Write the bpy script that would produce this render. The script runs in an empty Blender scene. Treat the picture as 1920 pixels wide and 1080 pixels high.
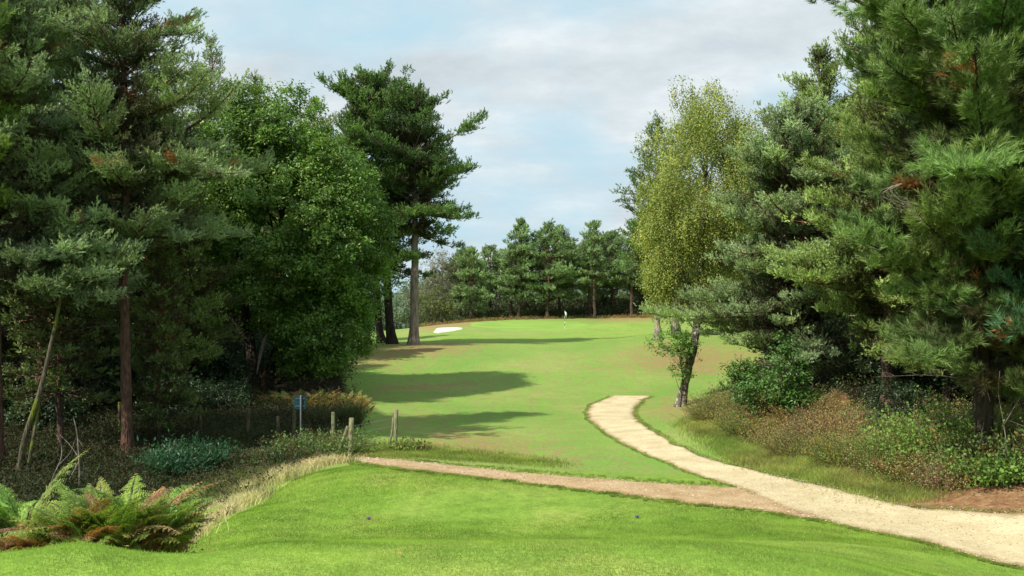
import bpy, math, numpy as np
from math import radians, pi
C = bpy.context.scene
col = C.collection
F = 1867.0          # focal length in px of a 1920 px wide picture
HY = 560.0          # horizon row
CZ = 5.0            # camera height above datum
rs = np.random.RandomState

# ------------------------------------------------------------------ camera
cam = bpy.data.cameras.new('camera'); co = bpy.data.objects.new('camera', cam); col.objects.link(co)
co.location = (0, 0, CZ); co.rotation_euler = (pi/2, 0, 0)
cam.sensor_width = 36; cam.lens = 36*F/1920; cam.shift_y = (HY-540)/1920.0
cam.clip_end = 20000; cam.clip_start = 0.05
C.camera = co

# ------------------------------------------------------------------ terrain: thin plate spline through measured heights
# (column, distance, drop below the eye)
ctl = []
for px in (-1500, -300, 150, 500, 960, 1300):
    ctl += [(px, 2.5, 1.72), (px, 5, 1.72), (px, 6.6, 1.74), (px, 7.5, 1.83)]
ctl += [(1600, 5, 1.75), (1600, 7.5, 2.0), (1600, 12, 3.15), (1600, 16, 4.0), (1600, 19, 4.46),
        (1900, 5, 1.85), (1900, 7.5, 2.35), (1900, 12, 3.5), (1900, 15, 4.2), (1900, 17, 4.52), (1900, 18.5, 4.5), (2600, 7.5, 2.8), (2600, 15, 4.0),
        (-600, 12, 3.3), (-600, 20, 4.5), (100, 9, 2.6), (100, 12, 3.5), (100, 15, 3.95), (100, 20, 4.7), (320, 9, 2.55), (320, 12, 3.45), (320, 15, 4.1), (320, 19, 4.75),
        (450, 9, 2.4), (450, 12, 3.2), (450, 16, 4.1),
        (700, 9, 2.2), (700, 12, 3.0), (700, 16, 3.98), (960, 9, 2.18), (960, 12, 2.95), (960, 16, 3.95), (1300, 9, 2.2), (1300, 12, 3.0), (1300, 16, 3.98)]
for px, Y in ((470, 21), (600, 19), (700, 20), (960, 19), (960, 22), (1250, 20), (700, 24), (960, 24), (1200, 22.5), (620, 26), (700, 27), (820, 26.5), (1400, 21)):
    ctl.append((px, Y, 4.5))
ctl += [(430, 24, 5.1), (350, 26, 5.3), (500, 28, 5.05), (233, 32, 5.18), (600, 29, 4.9), (100, 26, 5.2), (-300, 30, 5.2), (0, 45, 5.0), (-1000, 45, 5.0),
        (850, 29, 4.78), (700, 29.5, 4.77), (960, 26.6, 4.63), (1150, 25, 4.62), (1300, 24, 4.62), (1500, 22, 4.6), (1700, 20, 4.5), (960, 29, 4.8), (1200, 28, 4.85),
        (741, 33, 4.9), (1100, 33, 4.95), (600, 38, 4.75), (960, 38, 5.0), (1150, 40, 5.0), (800, 45, 4.9), (960, 48, 4.85), (1180, 50, 4.83), (1275, 45, 4.87),
        (470, 48, 4.4), (800, 58, 4.45), (1100, 58, 4.4), (1300, 60, 4.1), (1400, 62, 3.9), (776, 72, 3.28), (1000, 72, 3.35), (1234, 75, 3.0), (1400, 80, 2.7),
        (650, 72, 3.4), (500, 70, 3.7), (100, 70, 4.3), (-600, 80, 4.5), (760, 84, 3.55), (1000, 84, 3.55), (1150, 90, 3.3), (720, 95, 3.6), (850, 95, 3.3), (1000, 95, 3.48),
        (1100, 98, 3.25), (840, 103, 3.25), (960, 105, 3.33), (1059, 112, 3.38), (1120, 108, 3.0), (1180, 108, 3.0), (1260, 100, 2.75), (960, 125, 2.85), (860, 118, 2.95), (1100, 128, 2.85), (1250, 130, 2.4),
        (780, 125, 3.6), (700, 130, 4.4), (1100, 140, 2.3), (960, 140, 2.6), (1300, 140, 2.0), (500, 130, 5.0),
        (1100, 170, 2.6), (700, 180, 7.0), (300, 160, 6), (1600, 150, 1.8), (-600, 160, 6),
        (1350, 36, 4.4), (1420, 32, 4.72), (1500, 40, 3.5), (1550, 28, 4.4), (1700, 27, 4.15), (1750, 22, 4.42), (1900, 20.5, 4.2), (1900, 22, 4.0), (1900, 30, 3.2), (1900, 45, 3.0), (1700, 60, 3.0), (2600, 25, 3.6), (2600, 60, 2.6), (1700, 90, 2.4)]
ctl = np.array(ctl, float)
def uv(x, y):
    yy = np.maximum(y, 2.0)
    ys = np.maximum(y, 5.0)
    u = np.clip(x/ys, -1.6, 1.6)
    return u*2.2, np.log(yy)
cx = (ctl[:, 0]-960)/F*ctl[:, 1]
cu, cv = uv(cx, ctl[:, 1])
def U(r2): return np.where(r2 > 1e-12, r2*np.log(r2+1e-12), 0)
n = len(ctl)
K = U((cu[:, None]-cu)**2+(cv[:, None]-cv)**2)+np.eye(n)*0.004
P_ = np.stack([np.ones(n), cu, cv], 1)
A = np.zeros((n+3, n+3)); A[:n, :n] = K; A[:n, n:] = P_; A[n:, :n] = P_.T
W = np.linalg.solve(A, np.concatenate([-ctl[:, 2], np.zeros(3)]))
def gh(x, y):
    x = np.asarray(x, float); y = np.asarray(y, float); sh = np.broadcast(x, y).shape
    x = np.broadcast_to(x, sh).ravel(); y = np.broadcast_to(y, sh).ravel()
    out = np.empty(len(x))
    yc = np.minimum(y, 190)
    for a in range(0, len(x), 40000):
        u, v = uv(x[a:a+40000], yc[a:a+40000])
        out[a:a+40000] = U((u[:, None]-cu)**2+(v[:, None]-cv)**2) @ W[:n] + W[n]+W[n+1]*u+W[n+2]*v
    out = np.clip(out, -9, -1.0)
    out = out+.55*np.exp(-((x-10.8)/4.)**2-((y-103)/4.)**2)+.35*np.exp(-((x+5.5)/3.)**2-((y-104)/3.)**2)
    d = np.hypot(x, y)
    k = np.clip((d-150)/260, 0, 1); k = k*k*(3-2*k)
    far = -14 + 11*np.sin(x/410+1.3)*np.cos(y/520) + np.clip((d-900)/2600, 0, 1)*(24+14*np.sin(x/900+2.)+7*np.sin(x/260))
    out = out*(1-k)+far*k
    out = out + 0.018*np.sin(x*0.9+0.7*y)*np.clip((y-9)/20, 0, 1)*np.sin(y*0.55-0.3*x)
    return (out+CZ).reshape(sh)
def gz(x, y): return float(gh(x, y))
Ys = np.concatenate([np.linspace(4, 60, 1100), np.linspace(60, 200, 900)])
def G(px, py):
    """ground point seen at a pixel"""
    x = (px-960)/F*Ys; z = gh(x, Ys); r = HY-(z-CZ)*F/Ys
    i = np.argmax(r <= py)
    if i == 0: i = len(Ys)-1
    return np.array([x[i], Ys[i], z[i]])
def XY(px, Y): return ((px-960)/F*Y, Y)

# ------------------------------------------------------------------ mesh helpers
def tag(o, label=None, cat=None, group=None, kind=None):
    if label: o['label'] = label
    if cat: o['category'] = cat
    if group: o['group'] = group
    if kind: o['kind'] = kind
    return o
def empty(name, loc):
    o = bpy.data.objects.new(name, None); col.objects.link(o); o.location = loc; o.empty_display_size = .3
    return o
def mesh(name, V, faces, mat, parent=None, tint=None, smooth=False, org=None):
    """faces: list of int arrays (n,3)/(n,4); tint: per-face rgb matching the concatenation"""
    V = np.asarray(V, np.float32)
    if org is not None: V = V-np.asarray(org, np.float32)
    me = bpy.data.meshes.new(name)
    me.vertices.add(len(V)); me.vertices.foreach_set('co', V.ravel())
    fs = [np.asarray(f, np.int32) for f in faces if len(f)]
    tot = np.concatenate([np.full(len(f), f.shape[1], np.int32) for f in fs])
    li = np.concatenate([f.ravel() for f in fs])
    me.loops.add(len(li)); me.loops.foreach_set('vertex_index', li)
    me.polygons.add(len(tot)); me.polygons.foreach_set('loop_start', np.concatenate([[0], np.cumsum(tot)[:-1]]).astype(np.int32))
    me.update(calc_edges=True)
    me.polygons.foreach_set('use_smooth', np.full(len(tot), smooth))
    if tint is not None:
        a = me.attributes.new('tint', 'FLOAT_COLOR', 'FACE')
        t = np.ones((len(tot), 4), np.float32); t[:, :3] = np.clip(tint, 0, 1)
        a.data.foreach_set('color', t.ravel())
    me.materials.append(mat)
    o = bpy.data.objects.new(name, me); col.objects.link(o)
    if parent is not None: o.parent = parent
    elif org is not None: o.location = org
    return o
def nrm(v): return v/np.maximum(np.linalg.norm(v, axis=-1, keepdims=True), 1e-9)
def rdir(r, n): return nrm(r.normal(size=(n, 3)))
def perp(d, r):
    return nrm(np.cross(d, r.normal(size=d.shape)))
class Tubes:
    def __init__(s, sides=6): s.V = []; s.Fc = []; s.n = 0; s.sides = sides; s.T = []
    def add(s, pts, rad, sides=None, tint=(1, 1, 1)):
        pts = np.asarray(pts, float); k = sides or s.sides; m = len(pts)
        rad = np.broadcast_to(rad, (m,))
        t = np.gradient(pts, axis=0); t = nrm(t)
        ref = np.array([0.13, 0.2, 1.]) if abs(t[0, 2]) < .8 else np.array([1., .15, 0])
        a = nrm(np.cross(t, ref)); b = np.cross(t, a)
        th = np.linspace(0, 2*pi, k, endpoint=False)
        ring = pts[:, None]+rad[:, None, None]*(np.cos(th)[None, :, None]*a[:, None]+np.sin(th)[None, :, None]*b[:, None])
        s.V.append(ring.reshape(-1, 3))
        i = np.arange(m-1)[:, None]*k; j = np.arange(k)[None]; j2 = (j+1) % k
        q = np.stack([i+j, i+j2, i+k+j2, i+k+j], -1).reshape(-1, 4)+s.n
        s.Fc.append(q); s.T.append(np.tile(tint, (len(q), 1))); s.n += m*k
    def build(s, name, mat, parent=None, org=None):
        return mesh(name, np.concatenate(s.V), [np.concatenate(s.Fc)], mat, parent, np.concatenate(s.T), True, org)
def leaves(r, p, d, up, L, Wd, tint):
    """diamond leaves: p base, d long axis, up roughly the normal; L, Wd arrays"""
    m = len(p); side = nrm(np.cross(d, up)); nn = np.cross(side, d)
    L = np.broadcast_to(L, (m,))[:, None]; Wd = np.broadcast_to(Wd, (m,))[:, None]
    mid = p+d*L*.45 + nn*L*.06
    V = np.stack([p, mid-side*Wd*.5, p+d*L-nn*L*.05, mid+side*Wd*.5], 1).reshape(-1, 3)
    Q = np.arange(m*4).reshape(m, 4)
    return V, Q, tint
def needles(r, p, d, L, nper, nl, w, tint, spread=.75):
    """shoots at p along d, nper needles each, one thin triangle per needle"""
    S = len(p)
    L = np.broadcast_to(L, (S,))
    t = r.rand(S, nper)
    base = p[:, None]+d[:, None]*(L[:, None]*t)[..., None]
    pr = nrm(np.cross(np.repeat(d[:, None], nper, 1), r.normal(size=(S, nper, 3))))
    ang = spread*(.6+.6*r.rand(S, nper))*(1.15-.55*t)
    nd = d[:, None]*np.cos(ang)[..., None]+pr*np.sin(ang)[..., None]
    nlen = nl*(.7+.5*r.rand(S, nper))[..., None]
    tip = base+nd*nlen
    sd = nrm(np.cross(nd, r.normal(size=nd.shape)))*w*.5
    V = np.stack([base-sd, base+sd, tip], 2).reshape(-1, 3)
    T = np.arange(S*nper*3).reshape(-1, 3)
    tt = np.repeat(tint, nper, 0)*(.85+.3*r.rand(S*nper, 1))
    return V, T, tt
class Bag:
    def __init__(s): s.V = []; s.Q = []; s.Tr = []; s.tq = []; s.tt = []; s.n = 0
    def add(s, V, Fc, tint):
        Fc = Fc+s.n; s.V.append(V); s.n += len(V)
        if Fc.shape[1] == 4: s.Q.append(Fc); s.tq.append(tint)
        else: s.Tr.append(Fc); s.tt.append(tint)
    def build(s, name, mat, parent=None, org=None):
        fs = []; ts = []
        if s.Q: fs.append(np.concatenate(s.Q)); ts.append(np.concatenate(s.tq))
        if s.Tr: fs.append(np.concatenate(s.Tr)); ts.append(np.concatenate(s.tt))
        return mesh(name, np.concatenate(s.V), fs, mat, parent, np.concatenate(ts), False, org)

# ------------------------------------------------------------------ materials
class NT:
    def __init__(s, name):
        s.m = bpy.data.materials.new(name); s.m.use_nodes = True; s.t = s.m.node_tree; s.t.nodes.clear()
        s.out = s.n('ShaderNodeOutputMaterial')
    def n(s, ty, **kw):
        x = s.t.nodes.new(ty)
        for k, v in kw.items():
            if k in x.inputs: x.inputs[k].default_value = v
            else: setattr(x, k, v)
        return x
    def l(s, a, b): s.t.links.new(a, b)
    def noise(s, scale, vec=None, detail=4, rough=.55):
        x = s.n('ShaderNodeTexNoise'); x.inputs['Scale'].default_value = scale; x.inputs['Detail'].default_value = detail; x.inputs['Roughness'].default_value = rough
        if vec: s.l(vec, x.inputs['Vector'])
        return x.outputs['Fac']
    def ramp(s, fac, stops):
        x = s.n('ShaderNodeValToRGB'); e = x.color_ramp.elements
        while len(e) < len(stops): e.new(.5)
        for el, (p, c) in zip(e, stops):
            el.position = p; el.color = (*c, 1) if len(c) == 3 else c
        s.l(fac, x.inputs['Fac']); return x.outputs['Color']
    def mix(s, fac, a, b, mode='MIX'):
        x = s.n('ShaderNodeMix', data_type='RGBA', blend_type=mode)
        for v, i in ((fac, 0), (a, 6), (b, 7)):
            if isinstance(v, (int, float)): x.inputs[i].default_value = v
            elif isinstance(v, tuple): x.inputs[i].default_value = (*v, 1)
            else: s.l(v, x.inputs[i])
        return x.outputs[2]
    def math(s, op, a, b=0.):
        x = s.n('ShaderNodeMath', operation=op)
        for v, i in ((a, 0), (b, 1)):
            if isinstance(v, (int, float)): x.inputs[i].default_value = v
            else: s.l(v, x.inputs[i])
        return x.outputs[0]
    def attr(s, name): return s.n('ShaderNodeAttribute', attribute_name=name)
    def bump(s, h, strength=.5, dist=.02):
        x = s.n('ShaderNodeBump'); x.inputs['Strength'].default_value = strength; x.inputs['Distance'].default_value = dist
        s.l(h, x.inputs['Height']); return x.outputs['Normal']
    def bsdf(s, color, rough=.8, normal=None, spec=.3):
        x = s.n('ShaderNodeBsdfPrincipled'); x.inputs['Roughness'].default_value = rough; x.inputs['Specular IOR Level'].default_value = spec
        if isinstance(color, tuple): x.inputs['Base Color'].default_value = (*color, 1)
        else: s.l(color, x.inputs['Base Color'])
        if normal: s.l(normal, x.inputs['Normal'])
        return x.outputs[0]
    def done(s, sh): s.l(sh, s.out.inputs['Surface']); return s.m
def foliage_mat(name, trans=.3, rough=.5, spec=.3, nsc=.6):
    t = NT(name); a = t.attr('tint').outputs['Color']
    geo = t.n('ShaderNodeNewGeometry')
    nf = t.noise(nsc, geo.outputs['Position'], 3)
    v = t.ramp(nf, [(.3, (.72, .74, .78)), (.7, (1.2, 1.18, 1.1))])
    c = t.mix(1., a, v, 'MULTIPLY')
    b = t.bsdf(c, rough, None, spec)
    tr = t.n('ShaderNodeBsdfTranslucent'); tc = t.mix(1., c, (1.25, 1.25, .6), 'MULTIPLY'); t.l(tc, tr.inputs['Color'])
    m = t.n('ShaderNodeMixShader'); m.inputs[0].default_value = trans; t.l(b, m.inputs[1]); t.l(tr.outputs[0], m.inputs[2])
    return t.done(m.outputs[0])
def bark_mat(name, lo, hi, sc=(7, 7, 1.3), patch=None, psc=3.0, pthr=.6, upper=None, z0=3, z1=8):
    t = NT(name); tc = t.n('ShaderNodeTexCoord'); mp = t.n('ShaderNodeMapping'); mp.inputs['Scale'].default_value = sc
    t.l(tc.outputs['Object'], mp.inputs['Vector'])
    nf = t.noise(1.6, mp.outputs[0], 6, .65)
    c = t.ramp(nf, [(.32, lo), (.68, hi)])
    if upper:
        sp = t.n('ShaderNodeSeparateXYZ'); t.l(tc.outputs['Object'], sp.inputs[0])
        mr = t.n('ShaderNodeMapRange'); mr.inputs[1].default_value = z0; mr.inputs[2].default_value = z1; t.l(sp.outputs[2], mr.inputs[0])
        c2 = t.ramp(nf, [(.3, tuple(x*.55 for x in upper)), (.7, upper)])
        c = t.mix(mr.outputs[0], c, c2)
    if patch:
        pn = t.noise(psc, tc.outputs['Object'], 5, .6)
        pf = t.ramp(pn, [(pthr-.03, (0, 0, 0)), (pthr+.03, (1, 1, 1))])
        c = t.mix(pf, c, patch)
    vo = t.n('ShaderNodeTexVoronoi'); vo.inputs['Scale'].default_value = 2.6; t.l(mp.outputs[0], vo.inputs['Vector'])
    h = t.math('ADD', nf, vo.outputs['Distance'])
    return t.done(t.bsdf(c, .9, t.bump(h, .9, .05), .15))
M = {}
M['needle'] = foliage_mat('pine_needles', .18, .5, .35, .45)
M['leaf'] = foliage_mat('broad_leaves', .32, .42, .45, .5)
M['birchleaf'] = foliage_mat('birch_leaves', .38, .5, .35, .5)
M['fern'] = foliage_mat('fern_leaves', .35, .6, .2, 1.5)
M['grassblade'] = foliage_mat('grass_blades', .5, .6, .2, .8)
M['dry'] = foliage_mat('dry_stems', .2, .8, .1, 2.)
M['bark_scots'] = bark_mat('scots_pine_bark', (.035, .025, .02), (.16, .105, .08), upper=(.27, .13, .07), z0=3, z1=7)
M['bark_near'] = bark_mat('red_pine_bark', (.05, .03, .022), (.19, .105, .075), sc=(9, 9, 2.2))
M['bark_grey'] = bark_mat('grey_pine_bark', (.12, .095, .08), (.46, .37, .31), sc=(5, 5, 1.0))
M['bark_dark'] = bark_mat('dark_bark', (.015, .012, .01), (.075, .058, .045))
M['bark_birch'] = bark_mat('birch_bark', (.06, .05, .045), (.22, .18, .15), sc=(6, 6, 3), patch=(.42, .43, .34), psc=4.5, pthr=.56)
M['bark_tan'] = bark_mat('tan_bark', (.16, .135, .11), (.48, .40, .33), sc=(5, 5, 1.0))
M['bark_moss'] = bark_mat('mossy_bark', (.05, .045, .03), (.16, .14, .09), patch=(.14, .17, .03), psc=1.2, pthr=.56)
M['deadwood'] = bark_mat('grey_deadwood', (.05, .042, .035), (.19, .16, .13))
M['twig'] = bark_mat('pale_twig', (.12, .10, .08), (.32, .27, .22))
M['post'] = bark_mat('weathered_post_wood', (.16, .15, .09), (.42, .40, .24), sc=(14, 14, 2.0), patch=(.30, .33, .16), psc=6., pthr=.55)

def ground_mat():
    t = NT('turf_and_soil'); a = t.attr('zone'); sep = t.n('ShaderNodeSeparateColor'); t.l(a.outputs['Color'], sep.inputs[0])
    wood, tee, brown = sep.outputs[0], sep.outputs[1], sep.outputs[2]
    P = t.n('ShaderNodeNewGeometry').outputs['Position']
    mp = t.n('ShaderNodeMapping'); mp.inputs['Scale'].default_value = (1., .8, 1.); t.l(P, mp.inputs['Vector'])
    n1 = t.noise(.16, mp.outputs[0], 5, .6); n2 = t.noise(1.7, mp.outputs[0], 5, .65); n3 = t.noise(28, P, 3, .7); n4 = t.noise(.5, mp.outputs[0], 4, .6)
    fair = t.ramp(n1, [(.3, (.165, .31, .06)), (.5, (.225, .35, .075)), (.68, (.31, .345, .11))])
    dry = t.ramp(n4, [(.3, (.22, .24, .08)), (.7, (.34, .27, .13))])
    fair = t.mix(t.ramp(n2, [(.46, (0, 0, 0)), (.68, (.8, .8, .8))]), fair, dry)
    teec = t.ramp(n4, [(.3, (.18, .32, .045)), (.5, (.23, .355, .06)), (.7, (.31, .37, .09))])
    n5 = t.noise(3.2, mp.outputs[0], 5, .7)
    teec = t.mix(1., teec, t.ramp(n5, [(.3, (.7, .74, .68)), (.5, (1, 1, 1)), (.72, (1.3, 1.18, 1.25))]), 'MULTIPLY')
    g = t.mix(tee, fair, teec)
    br = t.ramp(n2, [(.3, (.29, .235, .10)), (.55, (.34, .205, .105)), (.8, (.42, .30, .18))])
    bf = t.math('ADD', brown, t.math('MULTIPLY', t.math('SUBTRACT', n2, .5), .9))
    bf = t.math('MULTIPLY', t.ramp(bf, [(.3, (0, 0, 0)), (.75, (1, 1, 1))]), .8)
    g = t.mix(bf, g, br)
    so_ = t.ramp(t.math('ADD', t.math('SUBTRACT', brown, 1.), t.math('MULTIPLY', t.math('SUBTRACT', n2, .5), .5)), [(.05, (0, 0, 0)), (.4, (1, 1, 1))])
    g = t.mix(so_, g, t.ramp(t.noise(5., P, 5, .7), [(.3, (.17, .085, .045)), (.55, (.30, .17, .09)), (.75, (.44, .32, .19))]))
    fl = t.ramp(n2, [(.3, (.012, .01, .006)), (.6, (.024, .019, .011)), (.8, (.02, .028, .01))])  # wood floor litter, darkened further to stand in for shade beneath the crowns
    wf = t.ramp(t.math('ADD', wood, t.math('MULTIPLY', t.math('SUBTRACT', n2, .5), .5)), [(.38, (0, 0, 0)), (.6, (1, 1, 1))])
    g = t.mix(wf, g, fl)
    ln = t.n('ShaderNodeVectorMath', operation='LENGTH'); t.l(P, ln.inputs[0])
    mr = t.n('ShaderNodeMapRange'); mr.inputs[1].default_value = 170; mr.inputs[2].default_value = 260; t.l(ln.outputs['Value'], mr.inputs[0])
    nb = t.noise(.035, P, 8, .7)
    g = t.mix(mr.outputs[0], g, t.ramp(nb, [(.35, (.05, .085, .06)), (.5, (.09, .14, .09)), (.62, (.15, .2, .10))]))
    g = t.mix(1., g, t.ramp(n3, [(.25, (.66, .68, .62)), (.75, (1.3, 1.27, 1.28))]), 'MULTIPLY')
    nz = t.noise(7, P, 4, .7)
    g = t.mix(1., g, t.ramp(nz, [(.3, (.86, .86, .86)), (.7, (1.12, 1.12, 1.1))]), 'MULTIPLY')
    h = t.math('ADD', n3, nz)
    return t.done(t.bsdf(g, .95, t.bump(h, .6, .03), .08))
M['ground'] = ground_mat()
def path_mat(name, c0, c1, edge):
    t = NT(name); a = t.attr('edge').outputs['Fac']
    P = t.n('ShaderNodeNewGeometry').outputs['Position']
    n2 = t.noise(1.1, P, 6, .65); n3 = t.noise(22, P, 4, .75); vo = t.n('ShaderNodeTexVoronoi'); vo.inputs['Scale'].default_value = 16; t.l(P, vo.inputs['Vector'])
    c = t.ramp(n2, [(.3, c0), (.7, c1)])
    nd = t.noise(.75, P, 6, .7)
    c = t.mix(t.ramp(nd, [(.5, (0, 0, 0)), (.66, (.55, .55, .55))]), c, tuple(x*.62 for x in c1[:1])+(c1[1]*.55, c1[2]*.48))
    c = t.mix(1., c, t.ramp(n3, [(.3, (.84, .83, .8)), (.7, (1.12, 1.12, 1.13))]), 'MULTIPLY')
    c = t.mix(t.ramp(vo.outputs['Distance'], [(.1, (.35, .35, .35)), (.25, (0, 0, 0))]), c, (.68, .60, .45))
    e = t.ramp(t.math('ADD', a, t.math('MULTIPLY', t.math('SUBTRACT', t.noise(2.5, P, 5, .7), .5), 1.1)), [(.45, (0, 0, 0)), (.95, (1, 1, 1))])
    c = t.mix(e, c, edge)
    return t.done(t.bsdf(c, .95, t.bump(t.math('ADD', n3, vo.outputs['Distance']), .7, .02), .1))
M['path'] = path_mat('pale_gravel', (.55, .455, .27), (.71, .61, .40), (.33, .22, .12))
M['track'] = path_mat('stony_dirt', (.38, .24, .12), (.58, .43, .25), (.32, .16, .07))
def simple(name, c, rough=.6, nz=0., sc=8., bump=.0, spec=.3):
    t = NT(name); P = t.n('ShaderNodeTexCoord').outputs['Object']
    nf = t.noise(sc, P, 4)
    cc = t.ramp(nf, [(.3, tuple(x*(1-nz) for x in c)), (.7, tuple(min(1, x*(1+nz)) for x in c))])
    return t.done(t.bsdf(cc, rough, t.bump(nf, bump, .02) if bump else None, spec))
M['sand'] = simple('bunker_sand', (.74, .66, .52), .95, .07, 3, .3)
M['green'] = simple('putting_green_turf', (.235, .36, .075), .95, .14, .35, .0, .05)
M['blue'] = simple('sign_blue_paint', (.008, .05, .075), .5, .2)
M['steel'] = simple('galvanised_steel', (.11, .12, .13), .45, .15, 10)
M['white'] = simple('white_cloth', (.8, .8, .8), .7, .03)
M['black'] = simple('black_paint', (.02, .02, .02), .6, .1)
M['purple'] = simple('purple_plastic', (.10, .06, .20), .45, .1)
M['wire'] = simple('fence_wire', (.35, .35, .34), .5, .1)
M['vcol'] = foliage_mat('mixed_undergrowth', .3, .6, .25, .8)
def stone_mat():
    t = NT('stones'); a = t.attr('tint').outputs['Color']; return t.done(t.bsdf(a, .9, None, .15))
M['stone'] = stone_mat()

# ------------------------------------------------------------------ ground sheet
def polymask(x, y, poly, soft=.6):
    """signed-distance style mask of a world polygon"""
    poly = np.asarray(poly, float); m = len(poly); inside = np.zeros(x.shape, bool); dmin = np.full(x.shape, 1e9)
    for i in range(m):
        x1, y1 = poly[i]; x2, y2 = poly[(i+1) % m]
        c = ((y1 > y) != (y2 > y)) & (x < (x2-x1)*(y-y1)/(y2-y1+1e-12)+x1)
        inside ^= c
        dx, dy = x2-x1, y2-y1; tt = np.clip(((x-x1)*dx+(y-y1)*dy)/(dx*dx+dy*dy+1e-12), 0, 1)
        dmin = np.minimum(dmin, np.hypot(x-x1-tt*dx, y-y1-tt*dy))
    sd = np.where(inside, dmin, -dmin)
    return np.clip(sd/soft*.5+.5, 0, 1)
def pl(pts): return [tuple(G(a, b)[:2]) for a, b in pts]
left_wood = [XY(-900, 9), XY(0, 9.5), XY(330, 11), XY(330, 17), (-6.9, 21), (-6.6, 26), XY(600, 30), XY(640, 36), XY(655, 45), XY(640, 58), XY(650, 72), XY(560, 90), XY(300, 110), XY(-900, 110), (-60, 60)]
right_wood = [XY(1310, 41), XY(1330, 36), XY(1430, 31), XY(1560, 26), XY(1720, 23), XY(1800, 22.3), XY(1920, 22), XY(2700, 20), (60, 40), (90, 120), XY(1420, 110), XY(1440, 62), XY(1420, 48)]
far_wood = [XY(600, 138), XY(780, 128), XY(860, 131), XY(1000, 134), XY(1250, 136), XY(1600, 120), (120, 180), (-60, 260)]
NX, NY = 560, 620
s_ = np.linspace(-1, 1, NX); t_ = np.linspace(-1, 1, NY)
gx = 11*np.sinh(s_*6.9); gy = 20+12*np.sinh(t_*6.75)
keep = gy > -60; gy = gy[keep]; NY = len(gy)
X, Yg = np.meshgrid(gx, gy); Z = gh(X, Yg)
# lift of the green's mound and dip of the bunker
V = np.stack([X, Yg, Z], -1).reshape(-1, 3)
i = np.arange(NY-1)[:, None]*NX+np.arange(NX-1)[None]
Q = np.stack([i, i+1, i+NX+1, i+NX], -1).reshape(-1, 4)
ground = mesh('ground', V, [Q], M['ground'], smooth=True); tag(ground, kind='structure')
x, y = V[:, 0], V[:, 1]
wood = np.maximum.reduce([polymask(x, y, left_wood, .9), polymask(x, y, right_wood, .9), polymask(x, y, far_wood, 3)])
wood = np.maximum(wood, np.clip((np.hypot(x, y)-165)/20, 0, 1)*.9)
teem = np.maximum.reduce([np.clip((28-y)/1.5, 0, 1), polymask(x, y, pl([(1040, 640), (1120, 608), (1250, 603), (1230, 625), (1150, 638)]), 6)*.8, polymask(x, y, pl([(640, 650), (800, 628), (1080, 628), (1060, 645)]), 6)*.6])
brown = np.maximum.reduce([polymask(x, y, pl([(660, 690), (690, 650), (900, 643), (860, 662), (760, 672), (700, 690)]), 4)*1.,
    polymask(x, y, pl([(1150, 690), (1180, 655), (1250, 640), (1420, 660), (1400, 700), (1250, 700)]), 6)*.95,
    polymask(x, y, pl([(700, 722), (950, 710), (900, 716), (700, 732)]), 1.5)*.9,
    polymask(x, y, pl([(720, 848), (760, 800), (900, 800), (1050, 830), (1080, 870), (900, 860)]), 3)*.7,
    polymask(x, y, pl([(640, 880), (680, 800), (760, 770), (900, 775), (800, 800)]), 2)*.6,
    polymask(x, y, pl([(1220, 765), (1260, 735), (1420, 745), (1340, 790), (1240, 790)]), 2)*.8,
    polymask(x, y, pl([(1100, 596), (1240, 590), (1230, 602), (1120, 602)]), 6),
    polymask(x, y, pl([(780, 620), (800, 606), (900, 603), (880, 612), (800, 622)]), 4),
    polymask(x, y, [XY(1600, 22.3), XY(1700, 20.2), XY(1800, 18.8), XY(1990, 17.5), XY(1990, 22.4), XY(1800, 22.6), XY(1700, 23)], .8)*1.7])
a = ground.data.color_attributes.new('zone', 'FLOAT_COLOR', 'POINT')
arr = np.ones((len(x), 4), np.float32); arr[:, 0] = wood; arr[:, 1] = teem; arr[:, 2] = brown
a.data.foreach_set('color', arr.ravel())

def resample(p, m):
    p = np.asarray(p, float); d = np.concatenate([[0], np.cumsum(np.hypot(*np.diff(p, axis=0).T))]); s = np.linspace(0, d[-1], m)
    q = np.stack([np.interp(s, d, p[:, 0]), np.interp(s, d, p[:, 1])], 1)
    for _ in range(6): q[1:-1] = (q[:-2]+2*q[1:-1]+q[2:])/4
    return q
def strip(name, Lp, Rp, mat, lift, m=260, k=14, seed=1, rag=.07):
    r = rs(seed); Lq = resample(Lp, m); Rq = resample(Rp, m)
    jl = np.convolve(r.normal(size=m+4), np.ones(5)/5, 'valid')*rag*2; jr = np.convolve(r.normal(size=m+4), np.ones(5)/5, 'valid')*rag*2
    dv = nrm(Rq-Lq); Lq = Lq+dv*jl[:, None]; Rq = Rq+dv*jr[:, None]
    f = np.linspace(0, 1, k); g = Lq[:, None]*(1-f)[None, :, None]+Rq[:, None]*f[None, :, None]
    z = gh(g[..., 0], g[..., 1])+lift; z[:, 0] -= .04; z[:, -1] -= .04
    V = np.concatenate([g, z[..., None]], -1).reshape(-1, 3)
    i = np.arange(m-1)[:, None]*k+np.arange(k-1)[None]; Q = np.stack([i, i+1, i+k+1, i+k], -1).reshape(-1, 4)
    o = mesh(name, V, [Q], mat, smooth=True); tag(o, kind='structure')
    e = np.tile(np.abs(f*2-1)**3, (m, 1)).ravel(); a = o.data.attributes.new('edge', 'FLOAT', 'POINT'); a.data.foreach_set('value', e.astype(np.float32))
    return o, Lq, Rq
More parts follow.
